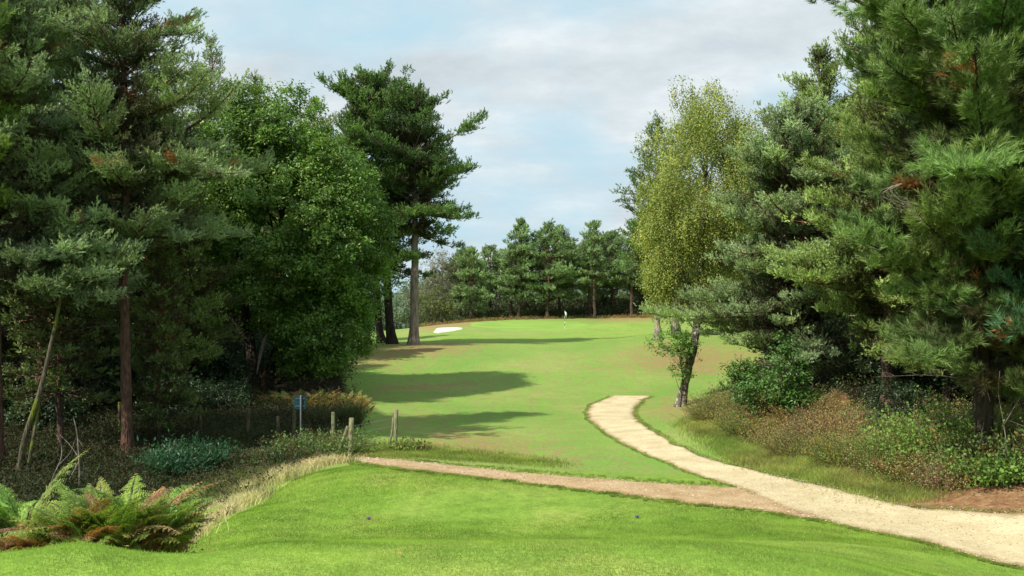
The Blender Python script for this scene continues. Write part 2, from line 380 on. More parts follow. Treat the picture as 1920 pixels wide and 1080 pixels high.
mainL = pl([(1148, 743), (1112, 757), (1099, 772), (1103, 786), (1120, 800), (1150, 822), (1200, 848), (1260, 872), (1320, 896), (1390, 916)])+[XY(1440, 22.6), XY(1500, 21.2), XY(1570, 19.9), XY(1650, 18.9), XY(1760, 17.9), XY(1900, 16.7), XY(2060, 15.2), XY(2400, 12.5)]
mainR = pl([(1219, 743), (1200, 756), (1188, 770), (1192, 785), (1215, 805), (1260, 832), (1320, 857), (1400, 880), (1500, 903), (1600, 926), (1700, 950)])+[XY(1800, 20.6), XY(1900, 20.0), XY(2050, 19.3), XY(2400, 17.5)]
_, mL, mR = strip('gravel_path', mainL, mainR, M['path'], .035, 320, 16, 1, .05)
tL = pl([(664, 862), (700, 873), (800, 884), (960, 902), (1080, 917), (1200, 933), (1350, 950), (1480, 966)])+[XY(1560, 20.2)]
tR = pl([(672, 855), (720, 861), (800, 868), (900, 878), (1000, 889), (1100, 897), (1250, 908), (1400, 914), (1480, 925)])+[XY(1570, 20.9)]
_, kL, kR = strip('dirt_track', tL, tR, M['track'], .022, 220, 12, 2, .09)

# putting green and bunker laid on the mound
def blob(name, poly, mat, lift, label=None, cat=None, kind=None):
    q = resample(list(poly)+[poly[0]], 64)[:-1]; c = q.mean(0); rings = 14
    f = np.linspace(0, 1, rings); g = c[None, None]+(q[None]-c)*f[:, None, None]
    z = gh(g[..., 0], g[..., 1])+lift; z[-1] -= abs(lift)+.03
    V = np.concatenate([g, z[..., None]], -1).reshape(-1, 3); m = 63
    i = np.arange(rings-1)[:, None]*m; j = np.arange(m)[None]; j2 = (j+1) % m
    Q = np.stack([i+j, i+m+j, i+m+j2, i+j2], -1).reshape(-1, 4)
    o = mesh(name, V, [Q], mat, smooth=True); tag(o, label, cat, None, kind)
    return o
blob('putting_green', [XY(880, 108), XY(920, 103), XY(980, 102), XY(1050, 103), XY(1095, 107), XY(1110, 117), XY(1090, 126), XY(1000, 128), XY(930, 127), XY(880, 121)], M['green'], .05, kind='structure')
blob('sand_bunker', pl([(812, 623), (818, 616), (845, 615), (871, 615), (866, 618), (842, 622), (820, 625)]), M['sand'], .06, kind='structure')

# ------------------------------------------------------------------ tree makers
def lerp(a, b, t): return np.asarray(a)*(1-t)+np.asarray(b)*t
BG = np.array([.052, .098, .062]); GG = np.array([.04, .085, .03]); DG = np.array([.022, .055, .022])
def pine(name, label, base, H, r0, cb=.35, prof=((0, .6), (.25, 1.), (.6, .8), (1, .1)), R=3., seed=1, bark='bark_scots',
         cols=(BG, GG), bias=(0, 0), whorl=.55, kper=5, lean=(0, 0), nper=14, nl=.09, nw=.012, sL=.2, ssp=.17, dup=2, gap=.25,
         dead=6, droop=.35, up=.35, curv=0., orange=.02, cat='pine tree', group=None, z=None, cover=1., deadr=1.6, flat=.25, ex=None):
    r = rs(seed)
    DM = base[1]
    nw = nw*(2.3 if DM < 60 else 2.0); dup = int(round(dup*(1.8 if nper > 9 else 2.0))); whorl *= .78; kper += 1; nl *= 1.1
    nper = max(8, int(nper*.8))
    bx, by = base; bz = gz(bx, by)-.15 if z is None else z
    root = empty(name, (bx, by, bz)); tag(root, label, cat, group)
    zz = np.linspace(0, 1, 16)
    wob = np.cumsum(r.normal(size=(16, 2))*H*.0035, 0)
    tp = np.stack([lean[0]*zz*H+curv*np.sin(zz*pi)*1.+wob[:, 0], lean[1]*zz*H+wob[:, 1], zz*H], 1)
    tr = r0*((1-zz)**.75*.93+.05)*(1+.45*np.exp(-zz*H/.35))
    T = Tubes(10)
    zf = np.linspace(0, 1, 44); tpf = np.stack([np.interp(zf, zz, tp[:, k]) for k in range(3)], 1); trf = np.interp(zf, zz, tr)*(1+.05*r.normal(size=44))
    T.add(tpf, trf, 10)
    T.build('trunk', M[bark], root)
    B = Tubes(5); bag = Bag(); px = []; pd = []; pt = []
    top = H*.985; zc = cb*H
    pr = np.array(prof); tw = Tubes(3)
    def tpos(h): return np.array([np.interp(h/H, zz, tp[:, k]) for k in range(3)])
    zlev = zc; a0 = r.rand()*6
    brs = []
    while zlev < top:
        f = (zlev-zc)/(top-zc)
        k = max(2, int(round(kper*(1-.35*f)+r.normal()*.6)))
        for j in range(k):
            az = a0+j*2*pi/k+r.normal()*.3
            Lb = R*np.interp(f, pr[:, 0], pr[:, 1])*(.62+.5*r.rand())
            Lb *= 1+bias[1]*math.cos(az-bias[0])
            if r.rand() < gap*(1-f): Lb *= .5
            e0 = (.05+.75*f**1.3)+r.normal()*.24
            Lb *= 1+.22*math.sin(2*az+zlev*1.1+seed)+.14*math.sin(3*az-zlev*.7)
            brs.append((zlev+r.normal()*whorl*.25, az, max(.3, Lb), e0))
        a0 += 1.3; zlev += whorl*(.75+.5*r.rand())*(1.1-.45*f)
    if ex: brs += ex
    for (h, az, Lb, e0) in brs:
        h = min(max(h, .2), H*.99)
        p0 = tpos(h); N = 9; t = np.linspace(0, 1, N)
        hd = np.array([math.cos(az), math.sin(az), 0]); sd = np.array([-hd[1], hd[0], 0])
        bend = r.normal()*.16
        c = math.cos(min(e0, 1.2))
        pts = p0+hd*(Lb*t*c)[:, None]+sd*(bend*Lb*t**2)[:, None]+np.array([0, 0, 1.])*(Lb*(math.sin(e0)*t-droop*t**2+up*t**3))[:, None]
        rb = (.012+.022*Lb*(.4+.6*min(1, r0/.2)))*(1-t*.88)*.8
        B.add(pts, rb, 5 if Lb > 1 else 4)
        ms = max(3, int((Lb*.9)/(.17)*cover)); ts = np.sort(.1+.9*r.rand(ms)**.9)
        base_ = np.stack([np.interp(ts, t, pts[:, k]) for k in range(3)], 1)
        dirs = np.gradient(pts, axis=0); dd = nrm(np.stack([np.interp(ts, t, dirs[:, k]) for k in range(3)], 1))
        sg = np.where(np.arange(ms) % 2 == 0, 1., -1.)[:, None]
        sdd = nrm(dd*(.55+.4*r.rand(ms, 1))+sg*sd*(.75+.35*r.rand(ms, 1))+np.array([0, 0, 1.])*(r.normal(size=(ms, 1))*.22+.15))
        ls = np.clip(.5*Lb*(1.12-ts), .15, 1.15)*(.6+.6*r.rand(ms))
        btint = lerp(cols[0], cols[1], r.rand())*(.8+.4*r.rand())
        for q in range(ms):
            nsn = max(1, int(ls[q]/ssp)); s = (np.arange(nsn)+.6+.4*r.rand(nsn))/nsn
            P0 = base_[q]+sdd[q]*(ls[q]*s)[:, None]; P0[:, 2] += .18*ls[q]*s**2; P0 = P0 if nper < 9 else np.vstack([P0, base_[q]+sdd[q]*(ls[q]*s*.5)[:, None]])
            P0 = np.repeat(P0, dup, 0); P0 += r.normal(size=P0.shape)*np.array([.1, .1, .07])*(sL/.2)
            D = nrm(sdd[q]*.8+np.array([0, 0, .55])+r.normal(size=P0.shape)*.4)
            px.append(P0); pd.append(D)
            tt = np.tile(btint*(.8+.4*r.rand()), (len(P0), 1))*(.85+.3*r.rand(len(P0), 1))
            inn = np.clip((.62-ts[q])/.45+.25*r.normal(), 0, 1)*(1 if DM < 100 else .5); tt = tt*(1.22-.62*inn)*(1-.75*inn)+np.array([.085, .062, .035])*(.75*inn)  # inner twigs dead brown; crown shade and highlit tips also put into tint
            if r.rand() < orange*.22: tt[:] = np.array([.36, .17, .06])*(.7+.5*r.rand())
            pt.append(tt)
            if Lb > 1.2 and nper > 8 and ls[q] > .3:
                e = base_[q]+sdd[q]*ls[q]; e[2] += .18*ls[q]
                tw.add(np.array([base_[q], (base_[q]+e)/2+[0, 0, -.02], e]), [.012, .008, .004], 3)
    # leader
    m = max(4, int(10*dup)); P0 = tpos(H*.97)+r.rand(m, 1)*np.array([0, 0, H*.03])+r.normal(size=(m, 3))*.06
    px.append(P0); pd.append(nrm(np.array([0, 0, 1.])+r.normal(size=(m, 3))*.35)); pt.append(np.tile(lerp(cols[0], cols[1], .5), (m, 1)))
    px = np.concatenate(px); pd = np.concatenate(pd); pt = np.concatenate(pt)
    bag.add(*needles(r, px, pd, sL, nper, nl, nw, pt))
    # dead snags below the crown
    for j in range(dead):
        h = zc*(.35+.65*r.rand()); az = r.rand()*6.28; Lb = deadr*(.3+.7*r.rand()); p0 = tpos(h); t = np.linspace(0, 1, 6)
        hd = np.array([math.cos(az), math.sin(az), 0]); pts = p0+hd*(Lb*t)[:, None]+np.array([0, 0, 1.])*(Lb*(.1*t-.25*t*t+r.normal()*.1*t))[:, None]+np.cumsum(r.normal(size=(6, 3))*.03, 0)*t[:, None]
        B.add(pts, .018*(1-t*.8), 4)
        if DM < 60:
            DB = Tubes(4); DB.add(B.V.pop().reshape(6, 4, 3).mean(1), .018*(1-t*.8)); f_ = B.Fc.pop(); B.T.pop(); B.n -= 24
        else: DB = B
        for q in range(3):
            a = pts[2+q]; e = a+(hd*.3+r.normal(size=3)*.2)*Lb*.4; DB.add(np.array([a, (a+e)/2+[0, 0, .02], e]), [.008, .006, .003], 3)
        if DB is not B: DB.build('dead_branch', M['deadwood'], root)
    if tw.V:
        B.V += tw.V; B.Fc += [f+B.n for f in tw.Fc]; B.T += tw.T; B.n += tw.n
    B.build('branches', M[bark], root)
    bag.build('crown', M['needle'], root)
    return root

def broad(name, label, base, trunks, ells, seed=1, ncl=260, per=230, lL=.11, lW=.07, cr=.6, cols=None, bark='bark_dark', mat='leaf', limbs=.5,
          hang=0., cat='tree', group=None, shell=.55, z=None, sparse=None, zsq=.7, tufts=True):
    """trunks: list of polylines [(x,y,z,r)..] relative to base; ells: (cx,cy,cz,rx,ry,rz,weight)"""
    r = rs(seed); bx, by = base; bz = gz(bx, by)-.12 if z is None else z
    root = empty(name, (bx, by, bz)); tag(root, label, cat, group)
    T = Tubes(10); allp = []
    for tk in trunks:
        tk = np.array(tk, float); s = np.linspace(0, len(tk)-1, 30); q = np.stack([np.interp(s, np.arange(len(tk)), tk[:, k]) for k in range(4)], 1)
        for _ in range(4): q[1:-1, :3] = (q[:-2, :3]+2*q[1:-1, :3]+q[2:, :3])/4
        if q[0, 2] < .3: q[:, 3] *= 1+.5*np.exp(-q[:, 2]/.3)
        q[:, 3] *= 1+.06*r.normal(size=30); T.add(q[:, :3], q[:, 3], 10); allp.append(q)
    T.build('trunk', M[bark], root)
    ap = np.concatenate(allp)
    w = np.array([e[6] for e in ells], float); w /= w.sum(); ids = r.choice(len(ells), ncl, p=w)
    E = np.array([e[:6] for e in ells], float)[ids]
    d = rdir(r, ncl); rad = shell+(1-shell)*r.rand(ncl)**.7; rad *= np.where(r.rand(ncl) < .2, .7, 1)
    cen = E[:, :3]+d*rad[:, None]*E[:, 3:]
    B = Tubes(4); bag = Bag()
    cols = np.array(cols)
    for k in range(ncl):
        c = cen[k]
        ok = ap[:, 2] < c[2]+.2
        pp = ap[ok] if ok.any() else ap
        dist = np.linalg.norm(pp[:, :3]-c-np.array([0, 0, -.8]), axis=1)+r.rand(len(pp))*1.2
        j = np.argmin(dist); p0 = pp[j, :3]; L = np.linalg.norm(c-p0)
        if r.rand() < limbs or L < 1.5:
            mid = (p0+c)/2+np.array([0, 0, .12*L])+r.normal(size=3)*.08*L; t = np.linspace(0, 1, 7)[:, None]
            pts = (1-t)**2*p0+2*t*(1-t)*mid+t*t*c; B.add(pts, min(pp[j, 3]*.5, .012+.012*L)*(1-t[:, 0]*.85), 4)
        rr = cr*(.6+.7*r.rand()); m = int(per*(rr/cr)**2)
        outw = nrm((c-E[k, :3])*np.array([1, 1, .6])+np.array([0, 0, .3]))
        q = rdir(r, m)*(r.rand(m, 1)**.45)*rr; q[:, 2] *= zsq
        if hang:
            # hanging strings of leaves
            ns = max(2, m//12); st = rdir(r, ns)*rr*(r.rand(ns, 1)**.5); ln = hang*(.4+.8*r.rand(ns))
            ii = np.repeat(np.arange(ns), 12); tt = np.tile(np.linspace(0, 1, 12), ns)+r.rand(ns*12)*.08
            q = st[ii]+np.stack([.06*r.normal(size=len(ii)), .06*r.normal(size=len(ii)), -tt*ln[ii]], 1)+outw*.25*(tt*(1-tt*.5))[:, None]*ln[ii][:, None]
            m = len(q)
        elif tufts:
            # leaves bunched on short twigs
            ns = max(3, m//10); st = rdir(r, ns)*(r.rand(ns, 1)**.4)*rr; st[:, 2] *= zsq; td = nrm(st+outw*.4+rdir(r, ns)*.5*rr)
            ii = np.repeat(np.arange(ns), 10); q = st[ii]+td[ii]*(r.rand(len(ii), 1)*.3-.1)*(lL/.11)+r.normal(size=(len(ii), 3))*.05*(lL/.11); m = len(q)
        p = c+q
        nrmv = nrm(np.array([0, 0, .8])+outw*.5+rdir(r, m)*.9)
        dd = nrm(np.cross(nrmv, rdir(r, m))+np.array([0, 0, -.2 if not hang else -.6]))
        ct = lerp(cols[0], cols[1], r.rand())*(.8+.35*r.rand())
        tint = ct*(.75+.5*r.rand(m, 1))
        if len(cols) > 2:
            y = r.rand(m) < .08; tint[y] = cols[2]*(.7+.5*r.rand(y.sum(), 1))
        sc = .7+.6*r.rand(m)
        bag.add(*leaves(r, p, dd, nrmv, lL*sc, lW*sc, tint))
    B.build('branches', M[bark], root)
    bag.build('crown', M[mat], root)
    return root

# ------------------------------------------------------------------ low growth makers
def sprigs(r, bag, base, d, L, m, lL, lW, tint, curve=.3, jit=.02, stem=None, swid=.008):
    """base (n,3), d (n,3) start direction, L (n,), m leaves on each sprig"""
    n = len(base); t = np.tile(np.linspace(.15, 1, m), (n, 1))+r.rand(n, m)*.06
    side = perp(d, r); horiz = nrm(d*np.array([1, 1, 0])+side*.3)
    pos = base[:, None]+d[:, None]*(L[:, None]*t)[..., None]+(horiz[:, None]-np.array([0, 0, .8]))*(curve*L[:, None]*t**2)[..., None]
    pos += r.normal(size=pos.shape)*jit
    dd = nrm(d[:, None]*.6+r.normal(size=pos.shape)*.7); up = nrm(r.normal(size=pos.shape)+np.array([0, 0, .8]))
    tt = np.repeat(tint, m, 0)*(.75+.5*r.rand(n*m, 1)); sc = .7+.6*r.rand(n*m)
    bag.add(*leaves(r, pos.reshape(-1, 3), dd.reshape(-1, 3), up.reshape(-1, 3), lL*sc, lW*sc, tt))
    if stem is not None:
        ts = np.linspace(0, 1, 4); sp = base[:, None]+d[:, None]*(L[:, None]*ts)[..., None]+(horiz[:, None]-np.array([0, 0, .8]))*(curve*L[:, None]*ts**2)[..., None]
        w = perp(d, r)[:, None]*swid*.5
        A_ = sp-w; B_ = sp+w; Vv = np.stack([A_, B_], 2).reshape(n, 8, 3)
        q = np.array([[0, 1, 3, 2], [2, 3, 5, 4], [4, 5, 7, 6]])
        Q = (np.arange(n)[:, None, None]*8+q[None]).reshape(-1, 4)
        bag.add(Vv.reshape(-1, 3), Q, np.tile(stem, (len(Q), 1))*(.7+.5*r.rand(len(Q), 1)))
def bush(name, label, base, rad, h, seed=1, n=300, m=14, lL=.05, lW=.03, cols=((.05, .1, .03), (.03, .06, .02)), cat='bush', group=None, curve=.3, stem=(.1, .07, .04), out=.7, mat='vcol', kind=None, accent=None, ry=None, z=None, swid=.008, Lr=1.):
    r = rs(seed); bx, by = base; bz = gz(bx, by)-.05 if z is None else z
    a = r.rand(n)*2*pi; q = np.sqrt(r.rand(n))*.6; x = np.cos(a)*q*rad; y = np.sin(a)*q*(ry or rad)
    zz = gh(bx+x, by+y)-bz-.04
    b = np.stack([x, y, zz], 1)
    d = nrm(np.stack([np.cos(a)*q*out/.6*rad/h+r.normal(size=n)*.2, np.sin(a)*q*out/.6*rad/h+r.normal(size=n)*.2, np.full(n, 1.)], 1))
    L = h*(.5+.6*r.rand(n))*Lr
    cols = np.array(cols)*1.9; w = r.rand(n, 1); tint = cols[0]*w+cols[1]*(1-w)
    if accent is not None:
        k = r.rand(n) < accent[0]; tint[k] = accent[1]
    bag = Bag(); sprigs(r, bag, b, d, L, m, lL, lW, tint, curve, lL*.6, stem, swid)
    # twiggy inner skirt
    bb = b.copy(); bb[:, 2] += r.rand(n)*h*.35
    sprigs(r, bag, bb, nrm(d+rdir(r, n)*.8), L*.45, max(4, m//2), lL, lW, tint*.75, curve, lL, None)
    root = empty(name, (bx, by, bz)); tag(root, label, cat, group)
    bag.build('foliage', M[mat], root)
    T = Tubes(4)
    for k in range(7):
        aa = a[k]; T.add([[x[k]*.4, y[k]*.4, -.1], [x[k]*.7, y[k]*.7, h*.25], [x[k]*1.1, y[k]*1.1, h*.6]], [.018, .013, .005])
    T.build('stem', M['twig'], root)
    return root
def inpoly(r, poly, n):
    poly = np.asarray(poly); lo, hi = poly.min(0), poly.max(0); out = []
    tot = 0
    while tot < n:
        p = lo+(hi-lo)*r.rand(n*3, 2); k = polymask(p[:, 0], p[:, 1], poly, .01) > .5; out.append(p[k]); tot += k.sum()
    return np.concatenate(out)[:n]
def vnoise(x, y, s, seed=0):
    r = rs(seed); v = 0
    for k in range(6):
        a = r.rand()*6.28; f = s*(.6+.9*r.rand()); v = v+np.sin((x*math.cos(a)+y*math.sin(a))*f+r.rand()*6.28)
    return v/3.2
def cover(name, poly, n, hfun, seed, cols, m=10, lL=.05, lW=.03, mat='vcol', curve=.35, stem=(.12, .08, .05), swid=.008, clump=.0, accent=None, gain=1.5, upr=.35):
    r = rs(seed); p = inpoly(r, poly, n)+r.normal(size=(n, 2))*.22; cl = vnoise(p[:, 0], p[:, 1], 2.3, seed)
    h = hfun(p[:, 0], p[:, 1])*(.45+.7*r.rand(n))*(1+.35*cl)
    b = np.stack([p[:, 0], p[:, 1], gh(p[:, 0], p[:, 1])-.03], 1)
    d = nrm(np.stack([r.normal(size=n)*upr, r.normal(size=n)*upr, np.ones(n)], 1))
    w = np.clip(.5+.5*vnoise(p[:, 0], p[:, 1], 1.6, seed+5)+r.normal(size=n)*.25, 0, 1)[:, None]; cols = np.array(cols)*gain
    tint = cols[0]*w+cols[1]*(1-w)
    if len(cols) > 2:
        k = r.rand(n) < .22; tint[k] = cols[2]
    if accent:
        k = (r.rand(n) < accent[0]) & (cl > 0); tint[k] = accent[1]
    bag = Bag(); sprigs(r, bag, b, d, np.maximum(h, .08), m, lL, lW, tint, curve, lL*.6, stem, swid)
    o = bag.build(name, M[mat]); tag(o, kind='stuff'); return o
def blades(name, pts, h, w, cols, seed, mat='grassblade', lean=.35, parts=1, label=None, cat=None, gain=1.0, jit=.0):
    r = rs(seed); gain = 1.45 if parts == 2 else gain; pts = pts+r.normal(size=pts.shape)*jit; n = len(pts); z = gh(pts[:, 0], pts[:, 1])
    b = np.stack([pts[:, 0], pts[:, 1], z-.004], 1); h = h*(.55+.7*r.rand(n))
    a = r.rand(n)*2*pi; sd = np.stack([np.cos(a), np.sin(a), 0*a], 1)*w*.5
    ln = np.stack([r.normal(size=n)*lean, r.normal(size=n)*lean, 0*a], 1)
    cols = np.array(cols)*gain; q = np.clip(.5+.45*vnoise(pts[:, 0], pts[:, 1], .9, seed)+r.normal(size=n)*.3, 0, 1)[:, None]
    tint = (cols[0]*q+cols[1]*(1-q))*(.75+.5*r.rand(n, 1))*(1+.22*vnoise(pts[:, 0], pts[:, 1], 5.5, seed+1))[:, None]*(1+.12*vnoise(pts[:, 0], pts[:, 1], 1.7, seed+2))[:, None]
    st_ = r.rand(n) < .035; tint[st_] = np.array([.42, .36, .18])
    if name == 'tee_grass':
        e_ = np.clip(2.5-2.5*np.sqrt((pts[:, 0]/3.5)**2+((pts[:, 1]-21.9)/2.3)**2)+.3*vnoise(pts[:, 0], pts[:, 1], 2., 9), 0, 1)
        h = h*(1.15-.65*e_); tint = tint*(.9+.14*e_)[:, None]*np.stack([.92+.22*e_, 1+0*e_, .8+.6*e_], 1)
    bag = Bag()
    if parts == 1:
        V = np.stack([b-sd, b+sd, b+(np.array([0, 0, 1.])+ln)*h[:, None]], 1).reshape(-1, 3)
        bag.add(V, np.arange(n*3).reshape(-1, 3), tint)
    else:
        m = b+(np.array([0, 0, .6])+ln*.35)*h[:, None]; tp = b+(np.array([0, 0, .95])+ln*1.2)*h[:, None]
        V = np.stack([b-sd, b+sd, m+sd*.7, m-sd*.7, tp], 1).reshape(-1, 3); k = np.arange(n)[:, None]*5
        bag.add(V, k+np.array([[0, 1, 2, 3]]), tint)
        bag.Tr.append(k+np.array([[3, 2, 4]])); bag.tt.append(tint*1.1)
    o = bag.build(name, M[mat]); tag(o, label, cat, None, 'stuff'); return o

def fern(name, label, base, rad, seed, nf, L0=1.0, cols=((.1, .17, .03), (.16, .17, .04)), rust=.15, cat='fern', group=None, ry=None, pitch=.7, npin=15, lf=7, hstem=.35, ht=None, cull=None):
    """bracken: arching fronds with paired pinnae of small leaflets"""
    r = rs(seed); bx, by = base; bz = gz(bx, by)-.05
    root = empty(name, (bx, by, bz)); tag(root, label, cat, group)
    bag = Bag(); T = Tubes(3); cols = np.array(cols); RU = np.array([[.24, .13, .06], [.17, .09, .05], [.30, .21, .09]])
    for k in range(nf):
        a = r.rand()*2*pi; q = math.sqrt(r.rand()); p0 = np.array([math.cos(a)*q*rad, math.sin(a)*q*(ry or rad), 0.])
        p0[2] = gz(bx+p0[0], by+p0[1])-bz-.03
        az = a+r.normal()*.8; L = L0*(.6+.6*r.rand()); el = pitch+r.normal()*.2
        hd = np.array([math.cos(az), math.sin(az), 0])
        t = np.linspace(0, 1, 12)
        L = (ht or L0)*(.65+.55*r.rand())*(1.2-.35*q)
        a1 = .06+.16*r.rand(); b1 = .18+.3*r.rand(); dr = .25+.35*r.rand(); sdv = np.array([-hd[1], hd[0], 0])*r.normal()*.15
        pts = p0+hd*(L*(a1*t+b1*t**2.2))[:, None]+sdv*(L*t**2)[:, None]+np.array([0, 0, 1.])*(L*(1.05*t-dr*t**2.4))[:, None]
        isr = r.rand() < rust; ct = RU[r.randint(3)]*(.8+.4*r.rand()) if isr else lerp(cols[0], cols[1], r.rand())*(.8+.4*r.rand())
        ct = ct*1.75
        T.add(pts, np.linspace(.006, .0015, 12), 3)
        L = L*.8
        tp = np.linspace(.34, .99, npin); d = nrm(np.gradient(pts, axis=0))
        bp = np.stack([np.interp(tp, t, pts[:, i]) for i in range(3)], 1); bd = nrm(np.stack([np.interp(tp, t, d[:, i]) for i in range(3)], 1))
        tw = r.normal()*.35
        sd = nrm(np.cross(bd, [0, 0, 1.])+np.array([0, 0, tw]))
        pl_ = L*.33*((1-tp)/.66)**.85*(.55+.45*np.minimum(1, (tp-.3)/.15))+.015
        for sg in (-1, 1):
            pdir = nrm(sd*sg+bd*.35+np.array([0, 0, -.1])+r.normal(size=bd.shape)*.08)
            u = np.linspace(.1, 1, lf)
            pos = bp[:, None]+pdir[:, None]*(pl_[:, None]*u)[..., None]; pos[..., 2] -= .25*pl_[:, None]*u**2
            for s2 in (-1, 1):
                ld = nrm(bd[:, None]*s2+pdir[:, None]*.5+r.normal(size=pos.shape)*.12)
                ll = (pl_[:, None]*.26*(1.15-u)+.008)
                up = nrm(np.cross(np.repeat(bd[:, None], lf, 1), pdir[:, None]+0*pos)*sg+r.normal(size=pos.shape)*.2)
                tt = np.tile(ct, (pos.shape[0]*lf, 1))*(.75+.5*r.rand(pos.shape[0]*lf, 1))
                bag.add(*leaves(r, pos.reshape(-1, 3), ld.reshape(-1, 3), up.reshape(-1, 3), ll.ravel()*1.1, ll.ravel()*.5+.006, tt))
    bag.build('fronds', M['fern'], root); T.build('stem', M['dry2'] if 'dry2' in M else M['twig'], root)
    return root


def Hof(px, Y, top): return CZ+(HY-top)/F*Y-gz(*XY(px, Y))
BLUE = (np.array([.29, .38, .20]), np.array([.22, .30, .11]))
BRIGHT = (np.array([.26, .37, .07]), np.array([.15, .25, .05]))
MID = (np.array([.22, .29, .09]), np.array([.155, .23, .055]))
DARK = (np.array([.08, .155, .04]), np.array([.12, .21, .045]))
FAR = (np.array([.23, .33, .14]), np.array([.165, .25, .10]))  # lightened: slight haze over the far trees is put into the tint
# ---- left wood
pine('scots_pine', 'scots pine with straight reddish trunk and blue-green crown behind the ferns at left', XY(233, 32), Hof(233, 32, -190), .19, cb=.40, R=4.0, seed=3, bark='bark_near',
     cols=BLUE, prof=((0, .8), (.2, 1.), (.45, .75), (.7, .5), (1, .2)), whorl=.5, kper=5, nper=15, nl=.075, nw=.011, ssp=.14, sL=.17, dup=2, dead=9, deadr=2.2, bias=(0, .15), orange=.05)
pine('scots_pine', 'blue-green pine at left edge with a low bough reaching right in sunlight', XY(-5, 30), Hof(-5, 30, -130), .2, cb=.4, R=3.2, seed=11, bark='bark_near',
     cols=BLUE, whorl=.55, nper=15, nl=.08, nw=.011, ssp=.14, sL=.17, orange=.05,
     ex=[(6.9, -.15, 4.4, .02), (6.5, .0, 4.2, .0), (6.7, -.5, 4.0, .05), (6.2, -.05, 3.8, -.02), (6.3, -.35, 4.2, -.05), (7.5, -.1, 3.6, .12), (5.9, -.2, 4.0, -.1), (6.0, -.6, 3.8, -.05), (6.6, -.8, 3.6, .0)])
pine('pine_tree', 'bright yellow-green long-needled pine half hidden at the left edge', XY(-95, 29), Hof(-95, 29, -140), .17, cb=.5, R=2.8, seed=12, bark='bark_near',
     cols=BRIGHT, whorl=.5, nper=18, nl=.14, nw=.012, ssp=.17, sL=.2, orange=.01)
pine('scots_pine', 'dark pine between the red-trunked pine and the oak', XY(345, 43), Hof(345, 43, 330), .17, cb=.2, R=3.2, seed=14, cols=MID, whorl=.6, nper=12, nl=.09, nw=.015, ssp=.2, dup=2)
pine('scots_pine', 'blue-green pine whose open top stands left of the oak crown', XY(400, 62), Hof(400, 62, 75), .22, cb=.35, R=3.2, seed=15, cols=BLUE, whorl=.65, nper=10, nl=.11, nw=.02, ssp=.24, dup=2, prof=((0, 1), (.5, .8), (1, .2)))
pine('scots_pine', 'blue-green pine whose tip shows above the middle of the oak', XY(490, 66), Hof(490, 66, 140), .22, cb=.35, R=3.0, seed=16, cols=BLUE, whorl=.65, nper=10, nl=.11, nw=.02, ssp=.24, dup=2, prof=((0, 1), (.5, .8), (1, .2)))
pine('scots_pine', 'pine whose low top shows between the oak and the tall pines', XY(590, 68), Hof(590, 68, 185), .22, cb=.35, R=3.6, seed=17, cols=MID, whorl=.65, nper=10, nl=.11, nw=.02, ssp=.24, dup=2)
k = 58/F
broad('birch_tree', 'pale half-bare birch top between the left pine and the oak', XY(340, 58), [[(0, 0, 0, .13), (.1, 0, 8, .09), (0, .1, 17.5, .015)]],
      [(0, 0, 17, 1.3, 1.2, 2.0, 1), (0, 0, 14, 2.0, 1.6, 2.6, 1.3)], seed=21, ncl=70, per=26, lL=.06, lW=.04, cr=.6, cols=[(.34, .30, .27), (.26, .22, .18), (.32, .24, .1)], bark='twig', mat='birchleaf', limbs=.95, tufts=True, cat='birch tree')
broad('oak_tree', 'large leafy green oak with dark forked trunk left of the fairway', XY(490, 48),
      [[(-.3, 0, 0, .3), (-.5, 0, 2.2, .25), (-1, .2, 5, .2), (-1.2, 0, 9, .12), (-1, 0, 12.5, .03)], [(.3, .1, 0, .26), (.5, .1, 1.6, .22), (1.6, 0, 4, .17), (2.6, -.3, 7, .1), (3.4, -.3, 9, .03)],
       [(-.5, 0, 2.2, .2), (-1.8, -.6, 4.6, .14), (-2.8, -.8, 6.5, .05)], [(-1, 0, 5, .16), (.9, .2, 8, .12), (1.3, .2, 12, .03)]],
      [(1.3, 0, 7.9, 4.7, 4.2, 5.2, 5), (-1.4, 0, 10.6, 2.4, 2.6, 3.4, 1.6), (3.9, 0, 6.8, 2.6, 2.8, 3.8, 1.9), (3.0, -.8, 2.9, 2.3, 2.4, 2.0, 1.1), (1.2, 0, 12.2, 2.3, 2.4, 2.5, 1.0), (-.9, 0, 13.6, 1.0, 1.2, 1.4, .3)],
      seed=5, ncl=900, per=230, lL=.15, lW=.085, cr=.62, cols=[(.165, .295, .05), (.095, .195, .032), (.33, .40, .10)], bark='bark_dark', cat='oak tree', shell=.6, zsq=.62)
pine('tall_pine', 'tall dark green pine with a long bare grey trunk beside the fairway', XY(776, 72), Hof(778, 72, 172), .37, cb=.45, R=5.0, seed=31, bark='bark_grey', cols=DARK,
     prof=((0, .55), (.12, .75), (.35, 1.), (.6, .86), (.85, .52), (1, .2)), bias=(-.2, .1), whorl=.85, kper=5, nper=12, nl=.15, nw=.028, ssp=.3, sL=.28, dup=2, dead=5, lean=(.012, 0), gap=.3,
     ex=[(9.6, -.1, 4.4, -.06), (9.9, .15, 3.9, 0.), (8.6, -.4, 3.0, -.1), (8.4, 2.6, 2.6, .1), (6.4, .1, 1.4, .1)], deadr=1.2, curv=.15)
pine('tall_pine', 'dark-trunked tall pine just left of the bare grey trunk', XY(737, 73), Hof(737, 74, 150), .36, cb=.3, R=4.3, seed=33, bark='bark_dark', cols=DARK,
     prof=((0, .7), (.3, .8), (.6, 1.), (.88, .75), (1, .3)), whorl=.85, nper=12, nl=.15, nw=.028, ssp=.3, sL=.28, lean=(-.06, 0), dead=4)
